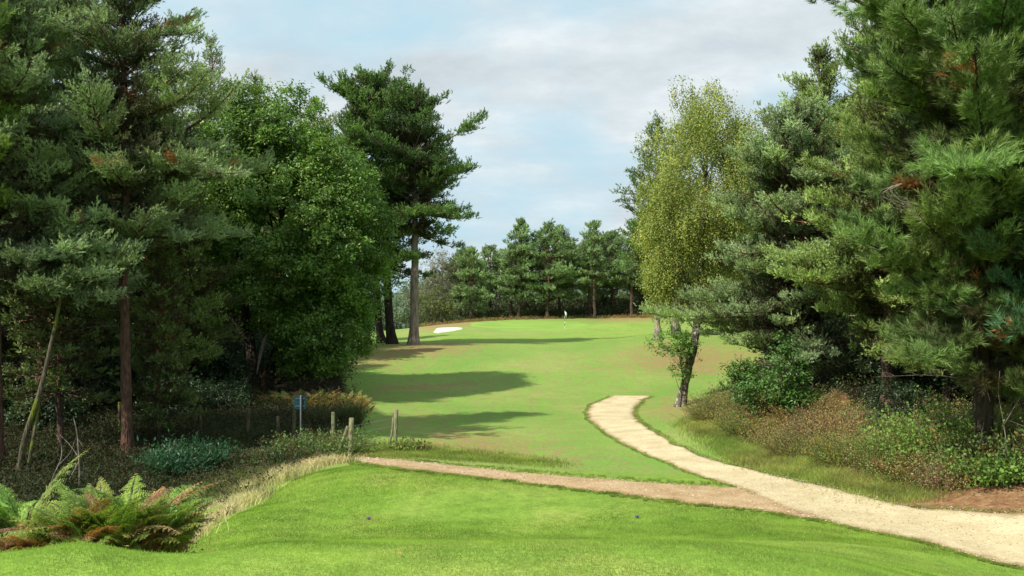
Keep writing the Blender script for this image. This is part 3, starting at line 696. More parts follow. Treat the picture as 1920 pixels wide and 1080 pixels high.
pine('tall_pine', 'dark pine hidden behind its neighbours, second trunk from the oak', XY(716, 75), Hof(716, 76, 205), .3, cb=.28, R=3.6, seed=34, bark='bark_dark', cols=DARK, whorl=.9, nper=10, nl=.15, nw=.03, ssp=.32, sL=.28, lean=(-.07, 0))
pine('tall_pine', 'leftmost dark pine of the fairway clump, half hidden by the oak', XY(693, 72), Hof(693, 77, 225), .26, cb=.3, R=3.6, seed=35, bark='bark_dark', cols=DARK, whorl=.9, nper=10, nl=.15, nw=.03, ssp=.32, sL=.28, lean=(-.06, 0))
pine('scots_pine', 'blue-green pine filling the canopy behind the red-trunked pine', XY(70, 38), Hof(70, 38, -130), .19, cb=.3, R=4.2, seed=18, bark='bark_near', cols=BLUE, whorl=.55, kper=5, nper=13, nl=.085, nw=.013, ssp=.16, sL=.18, dup=2, prof=((0, .9), (.3, 1.), (.7, .8), (1, .4)))
pine('scots_pine', 'green pine leaning into the gap between the left pines and the oak', XY(320, 52), Hof(320, 52, 215), .19, cb=.15, R=3.4, seed=19, cols=MID, whorl=.6, kper=5, nper=11, nl=.1, nw=.018, ssp=.2, sL=.2, dup=2)
# ---- far row behind the green
rows = [(884, 131, 462, 3.0, 'rounded bushy pine with a short trunk, leftmost of the row behind the green'), (862, 136, 488, 2.6, 'low bushy pine beside the grey birch at the left end of the far row'),
        (918, 137, 470, 2.7, 'narrow pine between the leftmost rounded pine and the orange trunks'),
        (957, 133, 458, 2.5, 'thin pine with a bare reddish trunk left of the orange-trunked one'), (973, 132, 432, 3.0, 'open-topped pine with an orange trunk behind the green'),
        (1028, 132, 428, 3.2, 'broad pine directly left of the flag'), (1049, 137, 421, 3.1, 'tallest broad pine straight behind the flag'),
        (1106, 136, 455, 2.2, 'slim pine with twin pale trunks, its left stem right of the flag'), (1116, 133, 422, 2.7, 'pointed pine right of the flag with pale orange trunk'),
        (1149, 139, 432, 2.8, 'dark pine right of the pointed one in the far row'), (1184, 133, 448, 2.9, 'bushy light green pine left of the pale tan trunk'), (1207, 141, 405, 3.2, 'dark pine at the right end of the far row')]
r_ = rs(7)
for i, (px, Y, top, R_, lab) in enumerate(rows):
    pine('scots_pine', lab, XY(px, Y), Hof(px, Y, top-10*((i*5) % 3-.4)), .22, cb=(.2 if R_ > 2.95 else .36)+.08*r_.rand(), R=R_*(1.12+.12*((i*3) % 4)), seed=50+i, cols=FAR if i % 3 else (FAR[0]*1.1, FAR[1]), whorl=.95, kper=5, nper=9, nl=.3, nw=.05, ssp=.42, sL=.34, dup=2, dead=3,
         lean=(r_.normal()*.02, 0), gap=.3, cover=.8, prof=((0, .75), (.2, 1.), (.5, .8), (.8, .45), (1, .1)), group='pines in the row behind the green', orange=0)
broad('birch_tree', 'grey half-bare birch between the bare grey trunk and the far pines', XY(826, 132), [[(0, 0, 0, .12), (.2, 0, 4, .09), (.3, 0, 9.5, .02)]], [(0, 0, 6.4, 2.6, 1.8, 3.6, 2), (-2, 0, 3.6, 2.8, 1.8, 2.4, 1.2)],
      seed=22, ncl=200, per=60, lL=.15, lW=.09, cr=.75, cols=[(.27, .24, .2), (.19, .19, .12), (.24, .2, .1)], bark='twig', mat='birchleaf', limbs=.9, cat='birch tree')
broad('small_tree', 'yellow-green low tree behind the sand bunker', XY(812, 126), [[(0, 0, 0, .12), (.5, 0, 1.5, .09), (1, 0, 4, .02)]], [(0, 0, 2.8, 2.8, 1.8, 2.2, 2), (2, 0, 1.8, 2.2, 1.5, 1.5, 1)],
      seed=23, ncl=90, per=90, lL=.17, lW=.1, cr=.8, cols=[(0.195, 0.240, 0.075), (0.135, 0.180, 0.060), (0.300, 0.270, 0.090)], bark='twig', mat='leaf', limbs=.9, cat='tree')
for i_, (px_, Y_, h_) in enumerate(((775, 150, 8.5), (742, 165, 8), (700, 170, 8), (660, 160, 7.5), (800, 175, 10.5), (822, 160, 10.5), (845, 150, 9))):
    broad('small_tree', 'pale green small tree beyond the crest, seen between the trunks of the tall pines', XY(px_, Y_), [[(0, 0, 0, .15), (.2, 0, 2, .1), (0, 0, h_*.9, .02)]], [(0, 0, h_*.5, 3.6, 3, h_*.45, 1)], seed=200+i_, ncl=60, per=60, lL=.32, lW=.2, cr=1.1, cols=[(.17, .24, .11), (.12, .18, .09)], mat='leaf', limbs=.3, group='low trees beyond the crest', cat='tree')
# ---- right side
broad('birch_tree', 'yellow-green birch leaning on a mottled white trunk beside the path bend', XY(1275, 45),
      [[(0, 0, 0, .22), (.33, 0, 1.7, .19), (.66, 0, 2.9, .17), (.9, .1, 5, .16), (1.1, .1, 8.7, .1), (1.35, .1, 14.2, .015)], [(.9, .1, 5, .12), (2.0, .2, 8, .08), (2.8, .2, 11.8, .02)], [(.7, .1, 5, .1), (-.3, 0, 7, .07), (-.8, 0, 9.6, .02)]],
      [(1.1, 0, 10.3, 3.1, 2.7, 3.7, 4), (-.6, 0, 8.3, 1.4, 1.5, 2.6, 1.3), (1.2, 0, 13.4, 1.7, 1.4, 1.6, .9), (3.3, .2, 11.4, 1.7, 1.5, 2.3, 1.4), (3.2, .2, 8.3, 1.6, 1.4, 2.2, 1.1), (-.8, 0, 5.9, .8, .8, 1.2, .5), (.3, 0, 7.0, 1.8, 1.6, 1.6, .9)],
      seed=6, ncl=430, per=270, lL=.085, lW=.06, cr=.62, cols=[(.36, .42, .11), (.25, .32, .075), (.52, .44, .09)], bark='bark_birch', mat='birchleaf', hang=.95, cat='birch tree', limbs=.8)
broad('sapling', 'small leafy shoot growing around the leaning birch trunk', XY(1271, 44.5), [[(.1, 0, 0, .03), (.25, 0, 1.3, .025), (0, 0, 2.9, .01)]], [(-.2, 0, 2.9, .95, .5, .75, 1), (.15, 0, 2.0, .5, .4, .6, .4)],
      seed=61, ncl=26, per=130, lL=.1, lW=.06, cr=.4, cols=[(0.150, 0.300, 0.053), (0.105, 0.210, 0.045)], cat='sapling', limbs=1)
pine('tall_pine', 'tall dark pine showing left of the birch crown on a pale tan trunk', XY(1234, 75), Hof(1234, 75, 225), .24, cb=.33, R=2.9, seed=71, bark='bark_tan', cols=DARK, whorl=.85, nper=11, nl=.14, nw=.026, ssp=.28, sL=.26,
     prof=((0, .9), (.3, 1.), (.7, .7), (1, .15)), bias=(pi, .15), gap=.35, dead=3)
pine('tall_pine', 'tall pine on the thicker tan trunk behind the birch', XY(1268, 80), Hof(1268, 80, 235), .34, cb=.4, R=3.2, seed=72, bark='bark_tan', cols=MID, whorl=.9, nper=10, nl=.14, nw=.028, ssp=.3, sL=.26, dead=3)
pine('scots_pine', 'broad blue-green scots pine with boughs sweeping low over the turf right of the birch', XY(1502, 40), Hof(1502, 40, 200), .24, cb=.14, R=4.3, seed=81, cols=(BLUE[0]*1.1, BLUE[1]*1.05), whorl=.5, kper=6, nper=13, nl=.085, nw=.014, ssp=.16, sL=.18,
     bias=(pi+.5, .12), prof=((0, .8), (.12, 1.), (.4, .95), (.7, .72), (1, .2)), orange=.02, dead=3, droop=.45)
pine('scots_pine', 'mid-green pine whose pointed top rises right of the birch crown', XY(1530, 50), Hof(1530, 50, 85), .22, cb=.25, R=4.2, seed=82, cols=(MID[0]*1.35, MID[1]*1.3), whorl=.6, nper=12, nl=.1, nw=.017, ssp=.2, sL=.2, prof=((0, 1.), (.3, 1.), (.7, .6), (1, .15)))
pine('scots_pine', 'green pine behind the long-needled pine at right', XY(1660, 33), Hof(1660, 33, 60), .22, cb=.2, R=3.3, seed=83, cols=(MID[0]*1.3, MID[1]*1.3), whorl=.5, nper=13, nl=.09, nw=.013, ssp=.16, sL=.19, orange=.03)
pine('long_needled_pine', 'dark long-needled pine with orange dead tufts towering at right edge', XY(1840, 23), Hof(1840, 23, -190), .24, cb=.2, R=3.35, seed=84, bark='bark_dark', cols=(np.array([.14, .23, .07]), np.array([.19, .26, .065])), whorl=.46, kper=6, nper=30, nl=.17, nw=.0075,
     ssp=.17, sL=.17, dup=2, prof=((0, .75), (.3, .9), (.6, 1.), (.85, .8), (1, .3)), orange=.06, dead=12, deadr=2.4, bias=(pi, .1))
pine('long_needled_pine', 'dark long-needled pine cut off by the right edge of the picture', XY(2110, 21), Hof(2110, 21, -300), .24, cb=.16, R=3.2, seed=85, bark='bark_dark', cols=(np.array([.05, .12, .05]), np.array([.07, .13, .04])), whorl=.55, kper=6, nper=22, nl=.17, nw=.012,
     ssp=.22, sL=.17, dup=1, orange=.05, dead=8)

pine('scots_pine', 'tall green pine filling the skyline between the pointed pine and the long-needled pine', XY(1672, 46), Hof(1672, 46, -40), .24, cb=.2, R=3.3, seed=86, cols=(MID[0]*1.2, MID[1]*1.2), whorl=.6, nper=12, nl=.1, nw=.016, ssp=.19, sL=.2, prof=((0, 1.), (.4, 1.), (.75, .75), (1, .25)))
# ---- background trees that share meshes
def copy_tree(o, loc, rz, sc, label, group):
    c = o.copy(); col.objects.link(c); c.location = loc; c.rotation_euler = (0, 0, rz); c.scale = (sc[0], sc[0], sc[1]); c['label'] = label; c['group'] = group; c['category'] = 'pine tree'
    for ch in o.children:
        d = ch.copy(); col.objects.link(d); d.parent = c
    return c
LW = 'pine among the trees standing deep in the dark left wood'; RW = 'pine among the trees standing deep in the shaded right wood'; FW = 'dark pine of the second rank behind the far row'
left_sp = [(40, 40, 13), (140, 46, 14), (-60, 44, 15), (240, 50, 14), (300, 58, 15), (180, 62, 15), (90, 58, 15), (0, 60, 15), (-120, 55, 15), (420, 54, 9), (520, 60, 10), (580, 62, 11), (350, 70, 15), (440, 76, 14), (540, 80, 14), (240, 80, 15), (120, 78, 15), (0, 82, 15),
           (-200, 38, 14), (-330, 50, 14), (640, 84, 12), (480, 92, 13), (380, 95, 14), (300, 34, 7), (110, 33, 9), (-250, 70, 14)]
right_sp = [(1420, 72, 11), (1446, 78, 12), (1500, 66, 13), (1580, 58, 13), (1640, 66, 14), (1700, 48, 14), (1760, 60, 15), (1820, 42, 14), (1880, 52, 15), (1950, 36, 13), (2050, 44, 15), (2150, 34, 14), (1980, 64, 16), (1560, 84, 14), (1470, 100, 14), (1700, 84, 15), (1850, 80, 16), (1330, 112, 13), (1400, 118, 14),
            (2250, 50, 15), (1780, 33, 11), (1920, 28, 11), (2400, 38, 14), (1300, 128, 12), (1380, 96, 12)]
far_sp = [(850+28*k_, 144+6*((k_*7) % 5), 9.6+.8*((k_*5) % 3)) for k_ in range(17)]
protos = []
for i, (pos, lab, grp) in enumerate([(left_sp[0], LW, 'pines in the dark left wood'), (left_sp[1], LW, 'pines in the dark left wood'), (right_sp[0], RW, 'pines in the shaded right wood'), (far_sp[0], FW, 'second rank of pines behind the green')]):
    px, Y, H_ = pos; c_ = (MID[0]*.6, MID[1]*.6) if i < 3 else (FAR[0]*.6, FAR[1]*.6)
    protos.append((pine('wood_pine', lab, XY(px, Y), H_, .17, cb=.12 if i != 1 else .25, R=3.0, seed=90+i, cols=c_, whorl=.75, nper=9, nl=.2, nw=.035, ssp=.32, sL=.26, group=grp, dead=10, cover=.75,
        prof=((0, .9), (.3, 1.), (.7, .75), (1, .2))), H_))
r_ = rs(8)
for lst, lab, grp, pr_, st in ((left_sp, LW, 'pines in the dark left wood', (0, 1, 2), 2), (right_sp, RW, 'pines in the shaded right wood', (0, 1, 2), 1), (far_sp, FW, 'second rank of pines behind the green', (3,), 1)):
    for k_, (px, Y, H_) in enumerate(lst[st:]):
        p_, h0 = protos[pr_[k_ % len(pr_)]]; x_, y_ = XY(px, Y); s_c = H_/h0
        copy_tree(p_, (x_, y_, gz(x_, y_)-.15), r_.rand()*6.28, (s_c*(.85+.3*r_.rand()) if Y < 140 else s_c*1.0, s_c), lab, grp)

def copy_any(o, loc, rz, sc):
    c = o.copy(); col.objects.link(c); c.location = loc; c.rotation_euler = (0, 0, rz); c.scale = (sc, sc, sc)
    for ch in o.children:
        d = ch.copy(); col.objects.link(d); d.parent = c
def understory(lab, grp, spots, seed):
    o = None
    for i, (px, Y, sc) in enumerate(spots):
        x_, y_ = XY(px, Y)
        if o is None:
            o = broad('evergreen_shrub', lab, (x_, y_), [[(0, 0, 0, .06), (.1, 0, .8, .05), (0, 0, 2.4, .015)]], [(0, 0, 1.5, 1.7, 1.7, 1.3, 1)], seed=seed, ncl=70, per=110, lL=.13, lW=.07, cr=.6, cols=[(.045, .085, .03), (.03, .055, .022)], limbs=.6, group=grp, cat='shrub'); s0 = sc; o.scale = (sc, sc, sc)
        else: copy_any(o, (x_, y_, gz(x_, y_)-.1), i*1.7, sc)
understory('dark evergreen shrub growing under the pines of the left wood', 'dark shrubs under the left wood', [(px_, Y_, s_) for px_, Y_, s_ in ((30, 40, .9), (95, 37, .8), (165, 42, 1.), (270, 44, 1.), (330, 39, .8), (400, 45, 1.), (445, 52, 1.1), (540, 56, 1.2), (600, 55, 1.1), (-60, 38, 1.), (210, 50, 1.2), (120, 52, 1.3), (20, 52, 1.3), (350, 55, 1.3), (500, 64, 1.4), (610, 66, 1.3), (650, 78, 1.3), (420, 40, .6), (-150, 42, 1.2))], 301)
understory('dark evergreen shrub growing under the pines of the right wood', 'dark shrubs under the right wood', [(px_, Y_, s_) for px_, Y_, s_ in ((1560, 47, .9), (1630, 42, .9), (1700, 38, .9), (1780, 36, 1.), (1860, 32, 1.), (1940, 30, 1.1), (1600, 56, 1.2), (1720, 52, 1.3), (1840, 46, 1.3), (1960, 42, 1.3), (1520, 62, 1.1), (2060, 34, 1.2), (1680, 29, .6))], 302)
# ---- low growth
# leaning mossy stems and bare saplings at far left
def stems(name, label, base, polys, mat, cat, sides=6):
    bx, by = base; bz = gz(bx, by)-.05; T = Tubes(sides)
    for p in polys: 
        p = np.array(p, float); s = np.linspace(0, len(p)-1, 16); q = np.stack([np.interp(s, np.arange(len(p)), p[:, k]) for k in range(4)], 1)
        for _ in range(2): q[1:-1, :3] = (q[:-2, :3]+2*q[1:-1, :3]+q[2:, :3])/4
        T.add(q[:, :3], q[:, 3])
    o = T.build(name, M[mat]); o.location = (bx, by, bz); tag(o, label, cat); return o
stems('leaning_trunk', 'thin mossy trunk bending right at the dark left edge', XY(30, 29), [[(.05, 0, 0, .1), (.25, 0, 1.3, .085), (.65, 0, 2.3, .075), (.95, .1, 3.8, .06), (1.3, .2, 5.6, .04), (1.4, .3, 8, .02)], [(.3, 0, 0, .06), (.5, 0, 1.2, .05), (.62, .1, 2.2, .045)]], 'bark_moss', 'tree trunk')
stems('bare_sapling', 'pale forked bare sapling in front of the dark left wood', XY(148, 27), [[(0, 0, 0, .03), (.02, 0, .6, .026), (.0, 0, 1.05, .022), (-.05, 0, 1.7, .015), (-.15, 0, 2.1, .008)], [(0, 0, 1., .018), (-.25, 0, 1.35, .012), (-.55, 0, 1.65, .007)], [(.0, 0, .9, .018), (-.35, 0, .2, .02), (-.45, 0, -.1, .02)], [(-.03, 0, 1.5, .01), (.12, 0, 1.3, .006)]], 'twig', 'sapling')
stems('bare_sapling', 'short crooked bare twig left of the forked sapling', XY(88, 26), [[(0, 0, 0, .02), (.15, 0, .6, .018), (.4, 0, 1.1, .014), (.38, 0, 1.5, .01), (.2, 0, 1.75, .006)], [(.3, 0, .9, .012), (.6, 0, 1.2, .008), (.75, 0, 1.6, .005)]], 'twig', 'sapling')
stems('broken_branch', 'pale split branch hanging in the fork of the oak', (XY(487, 46)[0], 46.4), [[(-.25, 0, 1.0, .03), (-.1, 0, 1.8, .09), (.1, 0, 2.5, .12), (.25, 0, 2.9, .05)]], 'twig', 'branch')
stems('bare_twig', 'long pale bare twig arching above the brambles at right', XY(1890, 21.9), [[(0, 0, .6, .012), (-.1, 0, 1.4, .012), (-.22, 0, 2.0, .009), (-.18, 0, 2.5, .006)], [(-.1, 0, 1.3, .008), (.25, 0, 1.9, .006), (.5, 0, 2.2, .004)]], 'twig', 'twig')
curl = [[(0, 0, 0, .02)]+[(-.25*math.cos(a_)*s+.1*j*.2, .05*j, -.12-.12*s*a_+.05*math.sin(a_*3+j), .008) for a_ in np.linspace(0, 2.6, 8)] for j, s in enumerate((1, 1.3, .8, 1.6, 1.1, 1.9, .6, 1.45, 2.0))]
o_ = stems('dead_branch', 'curled grey dead branch hanging among the right-hand pine needles', XY(1690, 20.4), curl, 'twig', 'branch', 4); o_.location.z = CZ+(HY-345)/F*20.4

bush('laurel_shrub', 'dark glossy broad-leaved laurel below the red-trunked pine', XY(352, 29.5), 1.05, 1.15, 41, n=420, m=9, lL=.16, lW=.05, cols=((.03, .095, .04), (.022, .06, .028)), cat='shrub', curve=.2, mat='leaf')
fern('bracken_clump', 'big clump of green and rusty bracken fronds at the tee edge', XY(212, 13.6), .72, 42, 430, L0=.52, ry=.65, rust=.2, cols=((.115, .2, .035), (.19, .2, .05)), group='bracken clumps', hstem=.95, ht=1.42, npin=18, lf=7)
fern('bracken_clump', 'low browning bracken at the left edge beside the big clump', XY(50, 13.2), .85, 43, 300, L0=.42, ry=.5, rust=.6, cols=((.13, .16, .04), (.2, .16, .05)), group='bracken clumps', hstem=.8, ht=.7)
fern('fern_plant', 'single tall yellow-green fern plant at the left edge', XY(42, 14.4), .12, 44, 9, L0=.5, rust=.0, cols=((.14, .25, .05), (.16, .2, .05)), hstem=1.35, ht=1.6, pitch=.9)
fern('bracken_clump', 'tall fresh green fern frond standing above the bracken clump', XY(262, 13.8), .22, 46, 9, L0=.5, rust=.0, cols=((.12, .24, .06), (.14, .22, .05)), hstem=1.15, ht=1.85, pitch=1.0)
fern('bracken_clump', 'orange and yellow bracken under the oak behind the blue sign', XY(585, 42), 2.4, 45, 220, L0=1.0, ry=2.0, rust=.35, cols=((.12, .16, .04), (.2, .17, .05)), group='bracken clumps', hstem=.6, ht=1.0, npin=10, lf=4)
fern('bracken_clump', 'rust brown bracken spilling onto the fairway right of the blue sign', XY(650, 41), 1.0, 47, 60, L0=.8, ry=1.6, rust=.6, cols=((.14, .15, .05), (.2, .15, .05)), group='bracken clumps', hstem=.5, ht=.8, npin=10, lf=4)
GRN = ((.09, .17, .035), (.05, .10, .025))
bush('bramble_bush', 'reddish green bramble tangle around the left fence posts', XY(605, 31.3), 1.2, 1.15, 48, n=520, m=14, lL=.07, lW=.05, cols=((.10, .16, .045), (.06, .11, .03)), accent=(.12, (.26, .14, .08)), curve=.55, stem=(.2, .12, .08), cat='bramble', ry=1.0)
bush('bramble_bush', 'darker bramble mound left of the reddish one', XY(535, 30.3), 1.2, 1.0, 49, n=300, m=12, lL=.07, lW=.05, cols=((.05, .085, .03), (.035, .06, .02)), accent=(.1, (.2, .08, .04)), curve=.5, stem=(.16, .1, .07), cat='bramble')
bush('weed_clump', 'small yellow-green leafy weeds at the foot of the right fence post', XY(766, 32.2), .55, .4, 51, n=160, m=8, lL=.09, lW=.06, cols=((.16, .2, .05), (.09, .14, .035)), accent=(.12, (.25, .12, .05)), cat='weeds', curve=.5)
bush('broom_bush', 'fine dark green broom bush at the wood edge beyond the fence', XY(655, 38), .7, 1.0, 52, n=420, m=16, lL=.05, lW=.014, cols=((.06, .10, .035), (.045, .075, .03)), cat='bush', curve=.15, out=.4)
bush('broom_bush', 'broom bush just right of the blue sign', XY(604, 37), .6, .9, 53, n=340, m=16, lL=.05, lW=.014, cols=((.06, .09, .035), (.08, .085, .035)), cat='bush', curve=.15, out=.4)
# right bank
GC = ((.10, .17, .035), (.16, .16, .055))
bush('gorse_bush', 'olive gorse bush on the bank right of the thin sapling', XY(1400, 33.5), .9, .9, 64, n=480, m=16, lL=.05, lW=.018, cols=GC, accent=(.03, (.5, .36, .02)), cat='gorse', curve=.25, stem=(.14, .09, .05))
bush('gorse_bush', 'yellow-flecked gorse below the brown dry shrub', XY(1590, 26.6), 1.1, .95, 65, n=560, m=16, lL=.05, lW=.018, cols=GC, accent=(.10, (.6, .42, .02)), cat='gorse', curve=.25, stem=(.14, .09, .05))
bush('gorse_bush', 'dark green gorse left of the tall leafy bramble thicket', XY(1675, 25.2), 1.0, 1.1, 66, n=520, m=16, lL=.05, lW=.02, cols=((.08, .15, .03), (.12, .15, .045)), cat='gorse', curve=.25, stem=(.14, .09, .05))
fern('bracken_clump', 'tan dying bracken along the crest of the heath bank', XY(1500, 33), 1.6, 67, 90, rust=.8, ry=.8, ht=1.1, cols=((.15, .18, .05), (.2, .16, .06)), npin=12, lf=5)
fern('bracken_clump', 'brown bracken fronds poking from the scrub near the lower right edge', XY(1730, 24), 1.0, 68, 60, rust=.8, ry=.6, ht=1.0, cols=((.15, .18, .05), (.2, .16, .06)), npin=12, lf=5)
bush('dead_shrub', 'brown dry shrub at the top of the heath bank', XY(1560, 30), 1.1, 1.25, 54, n=420, m=10, lL=.04, lW=.03, cols=((.27, .18, .10), (.19, .13, .07)), stem=(.2, .13, .08), cat='shrub')
bush('gorse_bush', 'green gorse bush at the left end of the heath bank', XY(1345, 36.5), 1.0, .95, 55, n=600, m=16, lL=.05, lW=.016, cols=((.085, .13, .035), (.13, .12, .05)), accent=(.04, (.5, .36, .02)), cat='gorse', curve=.25, stem=(.14, .09, .05))
bush('gorse_bush', 'gorse with scattered yellow flowers in the middle of the bank', XY(1510, 29), 1.2, .8, 56, n=520, m=16, lL=.05, lW=.018, cols=((.10, .13, .035), (.15, .11, .05)), accent=(.09, (.55, .38, .02)), cat='gorse', curve=.25, stem=(.14, .09, .05))
bush('bramble_bush', 'bright green bramble with red stems at the lower right edge', XY(1885, 22.2), 1.0, 1.1, 57, n=420, m=12, lL=.075, lW=.055, cols=((.11, .2, .035), (.06, .12, .03)), accent=(.04, (.25, .12, .04)), curve=.5, stem=(.22, .12, .07), cat='bramble')
bush('bramble_bush', 'tall leafy bramble thicket below the dark pine at right', XY(1770, 24.5), 1.2, 1.9, 58, n=520, m=16, lL=.085, lW=.06, cols=((.12, .19, .04), (.07, .13, .03)), accent=(.06, (.28, .2, .06)), curve=.35, stem=(.2, .14, .08), cat='bramble')
bush('bramble_bush', 'dark bramble thicket between the tall leafy one and the right edge', XY(1870, 23), 1.0, 1.6, 59, n=420, m=14, lL=.08, lW=.055, cols=((.06, .10, .03), (.09, .11, .04)), accent=(.1, (.25, .15, .05)), curve=.4, stem=(.2, .14, .08), cat='bramble')
bush('dead_shrub', 'pale tan dried plant stalks at the front of the heath bank', XY(1765, 22.7), .55, 1.0, 60, n=180, m=10, lL=.035, lW=.025, cols=((.3, .21, .13), (.22, .14, .08)), stem=(.28, .2, .12), cat='shrub')
broad('oak_sapling', 'young green oak sapling rising from the heath bank', XY(1465, 33.5), [[(0, 0, 0, .035), (.05, 0, 1.2, .03), (0, 0, 2.6, .012)]], [(0, 0, 1.9, .95, .7, .8, 2), (-.7, 0, 1.3, .7, .5, .5, .8), (.5, 0, 1.0, .7, .5, .5, .8), (0, 0, 2.8, .35, .3, .5, .3)], seed=62, ncl=60, per=110, lL=.11, lW=.065, cr=.38, cols=[(0.112, 0.240, 0.045), (0.075, 0.165, 0.038)], cat='sapling', limbs=.9)
broad('oak_sapling', 'thin leafy sapling beside the birch at the end of the heath bank', XY(1385, 38), [[(0, 0, 0, .025), (0, 0, 1.2, .02), (.1, 0, 2.2, .01)]], [(0, 0, 1.3, .7, .5, .7, 1)], seed=63, ncl=26, per=110, lL=.1, lW=.06, cr=.38, cols=[(0.120, 0.240, 0.045), (0.075, 0.165, 0.038)], cat='sapling', limbs=.9)

heath = [XY(1305, 37.2), XY(1380, 33.6), XY(1450, 30.2), XY(1560, 26.4), XY(1660, 23.8), XY(1740, 22.6), XY(1800, 22.), XY(1960, 21.7), XY(2200, 22), XY(2150, 27), XY(1800, 29), XY(1650, 31), XY(1500, 36), XY(1340, 41)]
cover('heather', heath, 12000, lambda x, y: np.full(len(x), .95), 70, ((.29, .24, .10), (.20, .29, .07), (.40, .27, .13)), m=15, lL=.042, lW=.018, accent=(.03, (.6, .42, .03)))
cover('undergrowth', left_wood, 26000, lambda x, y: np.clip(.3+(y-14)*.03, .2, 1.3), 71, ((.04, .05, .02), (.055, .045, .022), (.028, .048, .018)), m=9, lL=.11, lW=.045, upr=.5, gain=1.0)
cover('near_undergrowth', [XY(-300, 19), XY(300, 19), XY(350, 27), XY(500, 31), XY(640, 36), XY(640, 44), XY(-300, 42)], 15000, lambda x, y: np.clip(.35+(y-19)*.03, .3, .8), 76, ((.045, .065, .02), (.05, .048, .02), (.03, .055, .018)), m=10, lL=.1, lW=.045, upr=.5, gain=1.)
cover('ferny_undergrowth', [XY(330, 19.5), XY(330, 26), XY(480, 38), XY(640, 38), XY(655, 34), XY(590, 30.5), XY(520, 28.6), XY(430, 25.5)], 2600, lambda x, y: np.full(len(x), .5), 72, ((.075, .10, .035), (.11, .09, .045), (.05, .09, .03)), m=10, lL=.06, lW=.03)
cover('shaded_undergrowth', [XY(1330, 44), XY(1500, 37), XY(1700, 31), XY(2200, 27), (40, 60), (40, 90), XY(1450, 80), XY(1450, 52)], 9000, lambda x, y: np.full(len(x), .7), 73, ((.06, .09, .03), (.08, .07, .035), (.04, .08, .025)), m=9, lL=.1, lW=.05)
cover('far_undergrowth', [XY(775, 123), XY(860, 129), XY(960, 132), XY(1100, 136), XY(1300, 133), XY(1500, 115), XY(1500, 150), XY(1200, 165), XY(780, 160)], 9000, lambda x, y: np.clip(1.+(y-132)*.09, .5, 3.2), 74, ((.045, .065, .025), (.07, .08, .03), (.035, .055, .022)), m=9, lL=.32, lW=.16, upr=.5, swid=.04)
cover('heather_tufts', [XY(775, 119), XY(870, 124), XY(960, 129), XY(1100, 133), XY(1230, 129), XY(1230, 134), XY(1000, 134), XY(860, 128), XY(775, 123)], 1500, lambda x, y: np.full(len(x), .38), 75, ((.2, .12, .055), (.14, .13, .05), (.26, .15, .06)), m=7, lL=.14, lW=.08, swid=.02)

# ---- grasses
def ring(poly_px, n, seed): return inpoly(rs(seed), [XY(a, b) for a, b in poly_px], n)
GR = ((.24, .385, .06), (.31, .40, .095))
p_ = ring([(-300, 5.6), (2300, 5.6), (2300, 8.5), (-300, 8.5)], 190000, 1)
blades('grass', p_, .02, .0035, GR, 101, lean=.5)
p_ = np.concatenate([ring([(300, 17.), (1900, 17), (1640, 19), (1400, 21.2), (1180, 23.2), (960, 24.5), (800, 26.4), (690, 27.6), (560, 27), (470, 22.5), (380, 19.5)], 200000, 2)])
blades('tee_grass', p_, .03, .008, GR, 102, lean=.5)
# longer turf slope along the tee edge and the verges of the paths
def along(Q_, off0, off1, n, seed):
    r = rs(seed); t = r.rand(n)*(len(Q_)-1.01); i = t.astype(int); f = (t-i)[:, None]; p = Q_[i]*(1-f)+Q_[i+1]*f
    d = nrm(Q_[i+1]-Q_[i]); nn = np.stack([-d[:, 1], d[:, 0]], 1); return p+nn*(off0+(off1-off0)*r.rand(n, 1)**1.6)
blades('verge_grass', np.concatenate([along(kR[::-1], -.75, -.0, 9000, 3), along(kL, -.35, .03, 12000, 4), along(mL[mL[:, 1] > 23.2], -.15, .03, 5000, 5), along(mL[mL[:, 1] < 20.6], -.25, .03, 7000, 15), along(mR, -.03, .2, 9000, 6)]), .05, .012, ((.13, .2, .035), (.18, .2, .06)), 103, lean=.5, parts=2)
p_ = np.concatenate([ring([(1290, 37.5), (1320, 33.8), (1400, 29.3), (1500, 26.), (1600, 23.7), (1700, 22), (1740, 22.2), (1660, 24.4), (1560, 27), (1450, 31), (1380, 34.4), (1320, 38.5)], 42000, 7)])
blades('bank_grass', p_, .17, .014, ((.15, .23, .05), (.27, .25, .09)), 104, lean=.5, parts=2, jit=.35)
p_ = np.concatenate([ring([(330, 17.2), (345, 18.6), (430, 22.4), (520, 25.6), (620, 28.5), (690, 28.6), (600, 29.8), (500, 28), (400, 25), (320, 20.6), (270, 17.5)], 30000, 8)])
p_ = p_[rs(81).rand(len(p_)) < np.clip(.32+.75*vnoise(p_[:, 0], p_[:, 1], 2.6, 5), .03, 1)]
blades('dry_grass', p_, .28, .014, ((.46, .38, .23), (.30, .29, .13)), 105, mat='dry', lean=.45, parts=2, jit=.2)
p_ = np.concatenate([ring([(280, 17.), (300, 20), (400, 25), (500, 28.5), (560, 30), (480, 31), (330, 27), (200, 20)], 16000, 9)])
blades('rough_grass', p_, .2, .014, ((.11, .19, .035), (.15, .16, .05)), 106, lean=.55, parts=2, jit=.35)
p_ = np.concatenate([ring([(650, 30.2), (900, 29.5), (1050, 28), (1050, 29.5), (900, 32), (760, 34), (650, 33)], 15000, 10)])
blades('fairway_edge_grass', p_, .11, .012, ((.14, .2, .04), (.2, .19, .07)), 107, lean=.5, parts=2, jit=.35)
p_ = np.concatenate([ring([(850, 8.2), (2100, 8.2), (2100, 15), (1900, 16.6), (1640, 19), (1500, 20.4), (1300, 20), (900, 18)], 110000, 13)])
blades('slope_turf', p_, .026, .007, GR, 109, lean=.6)
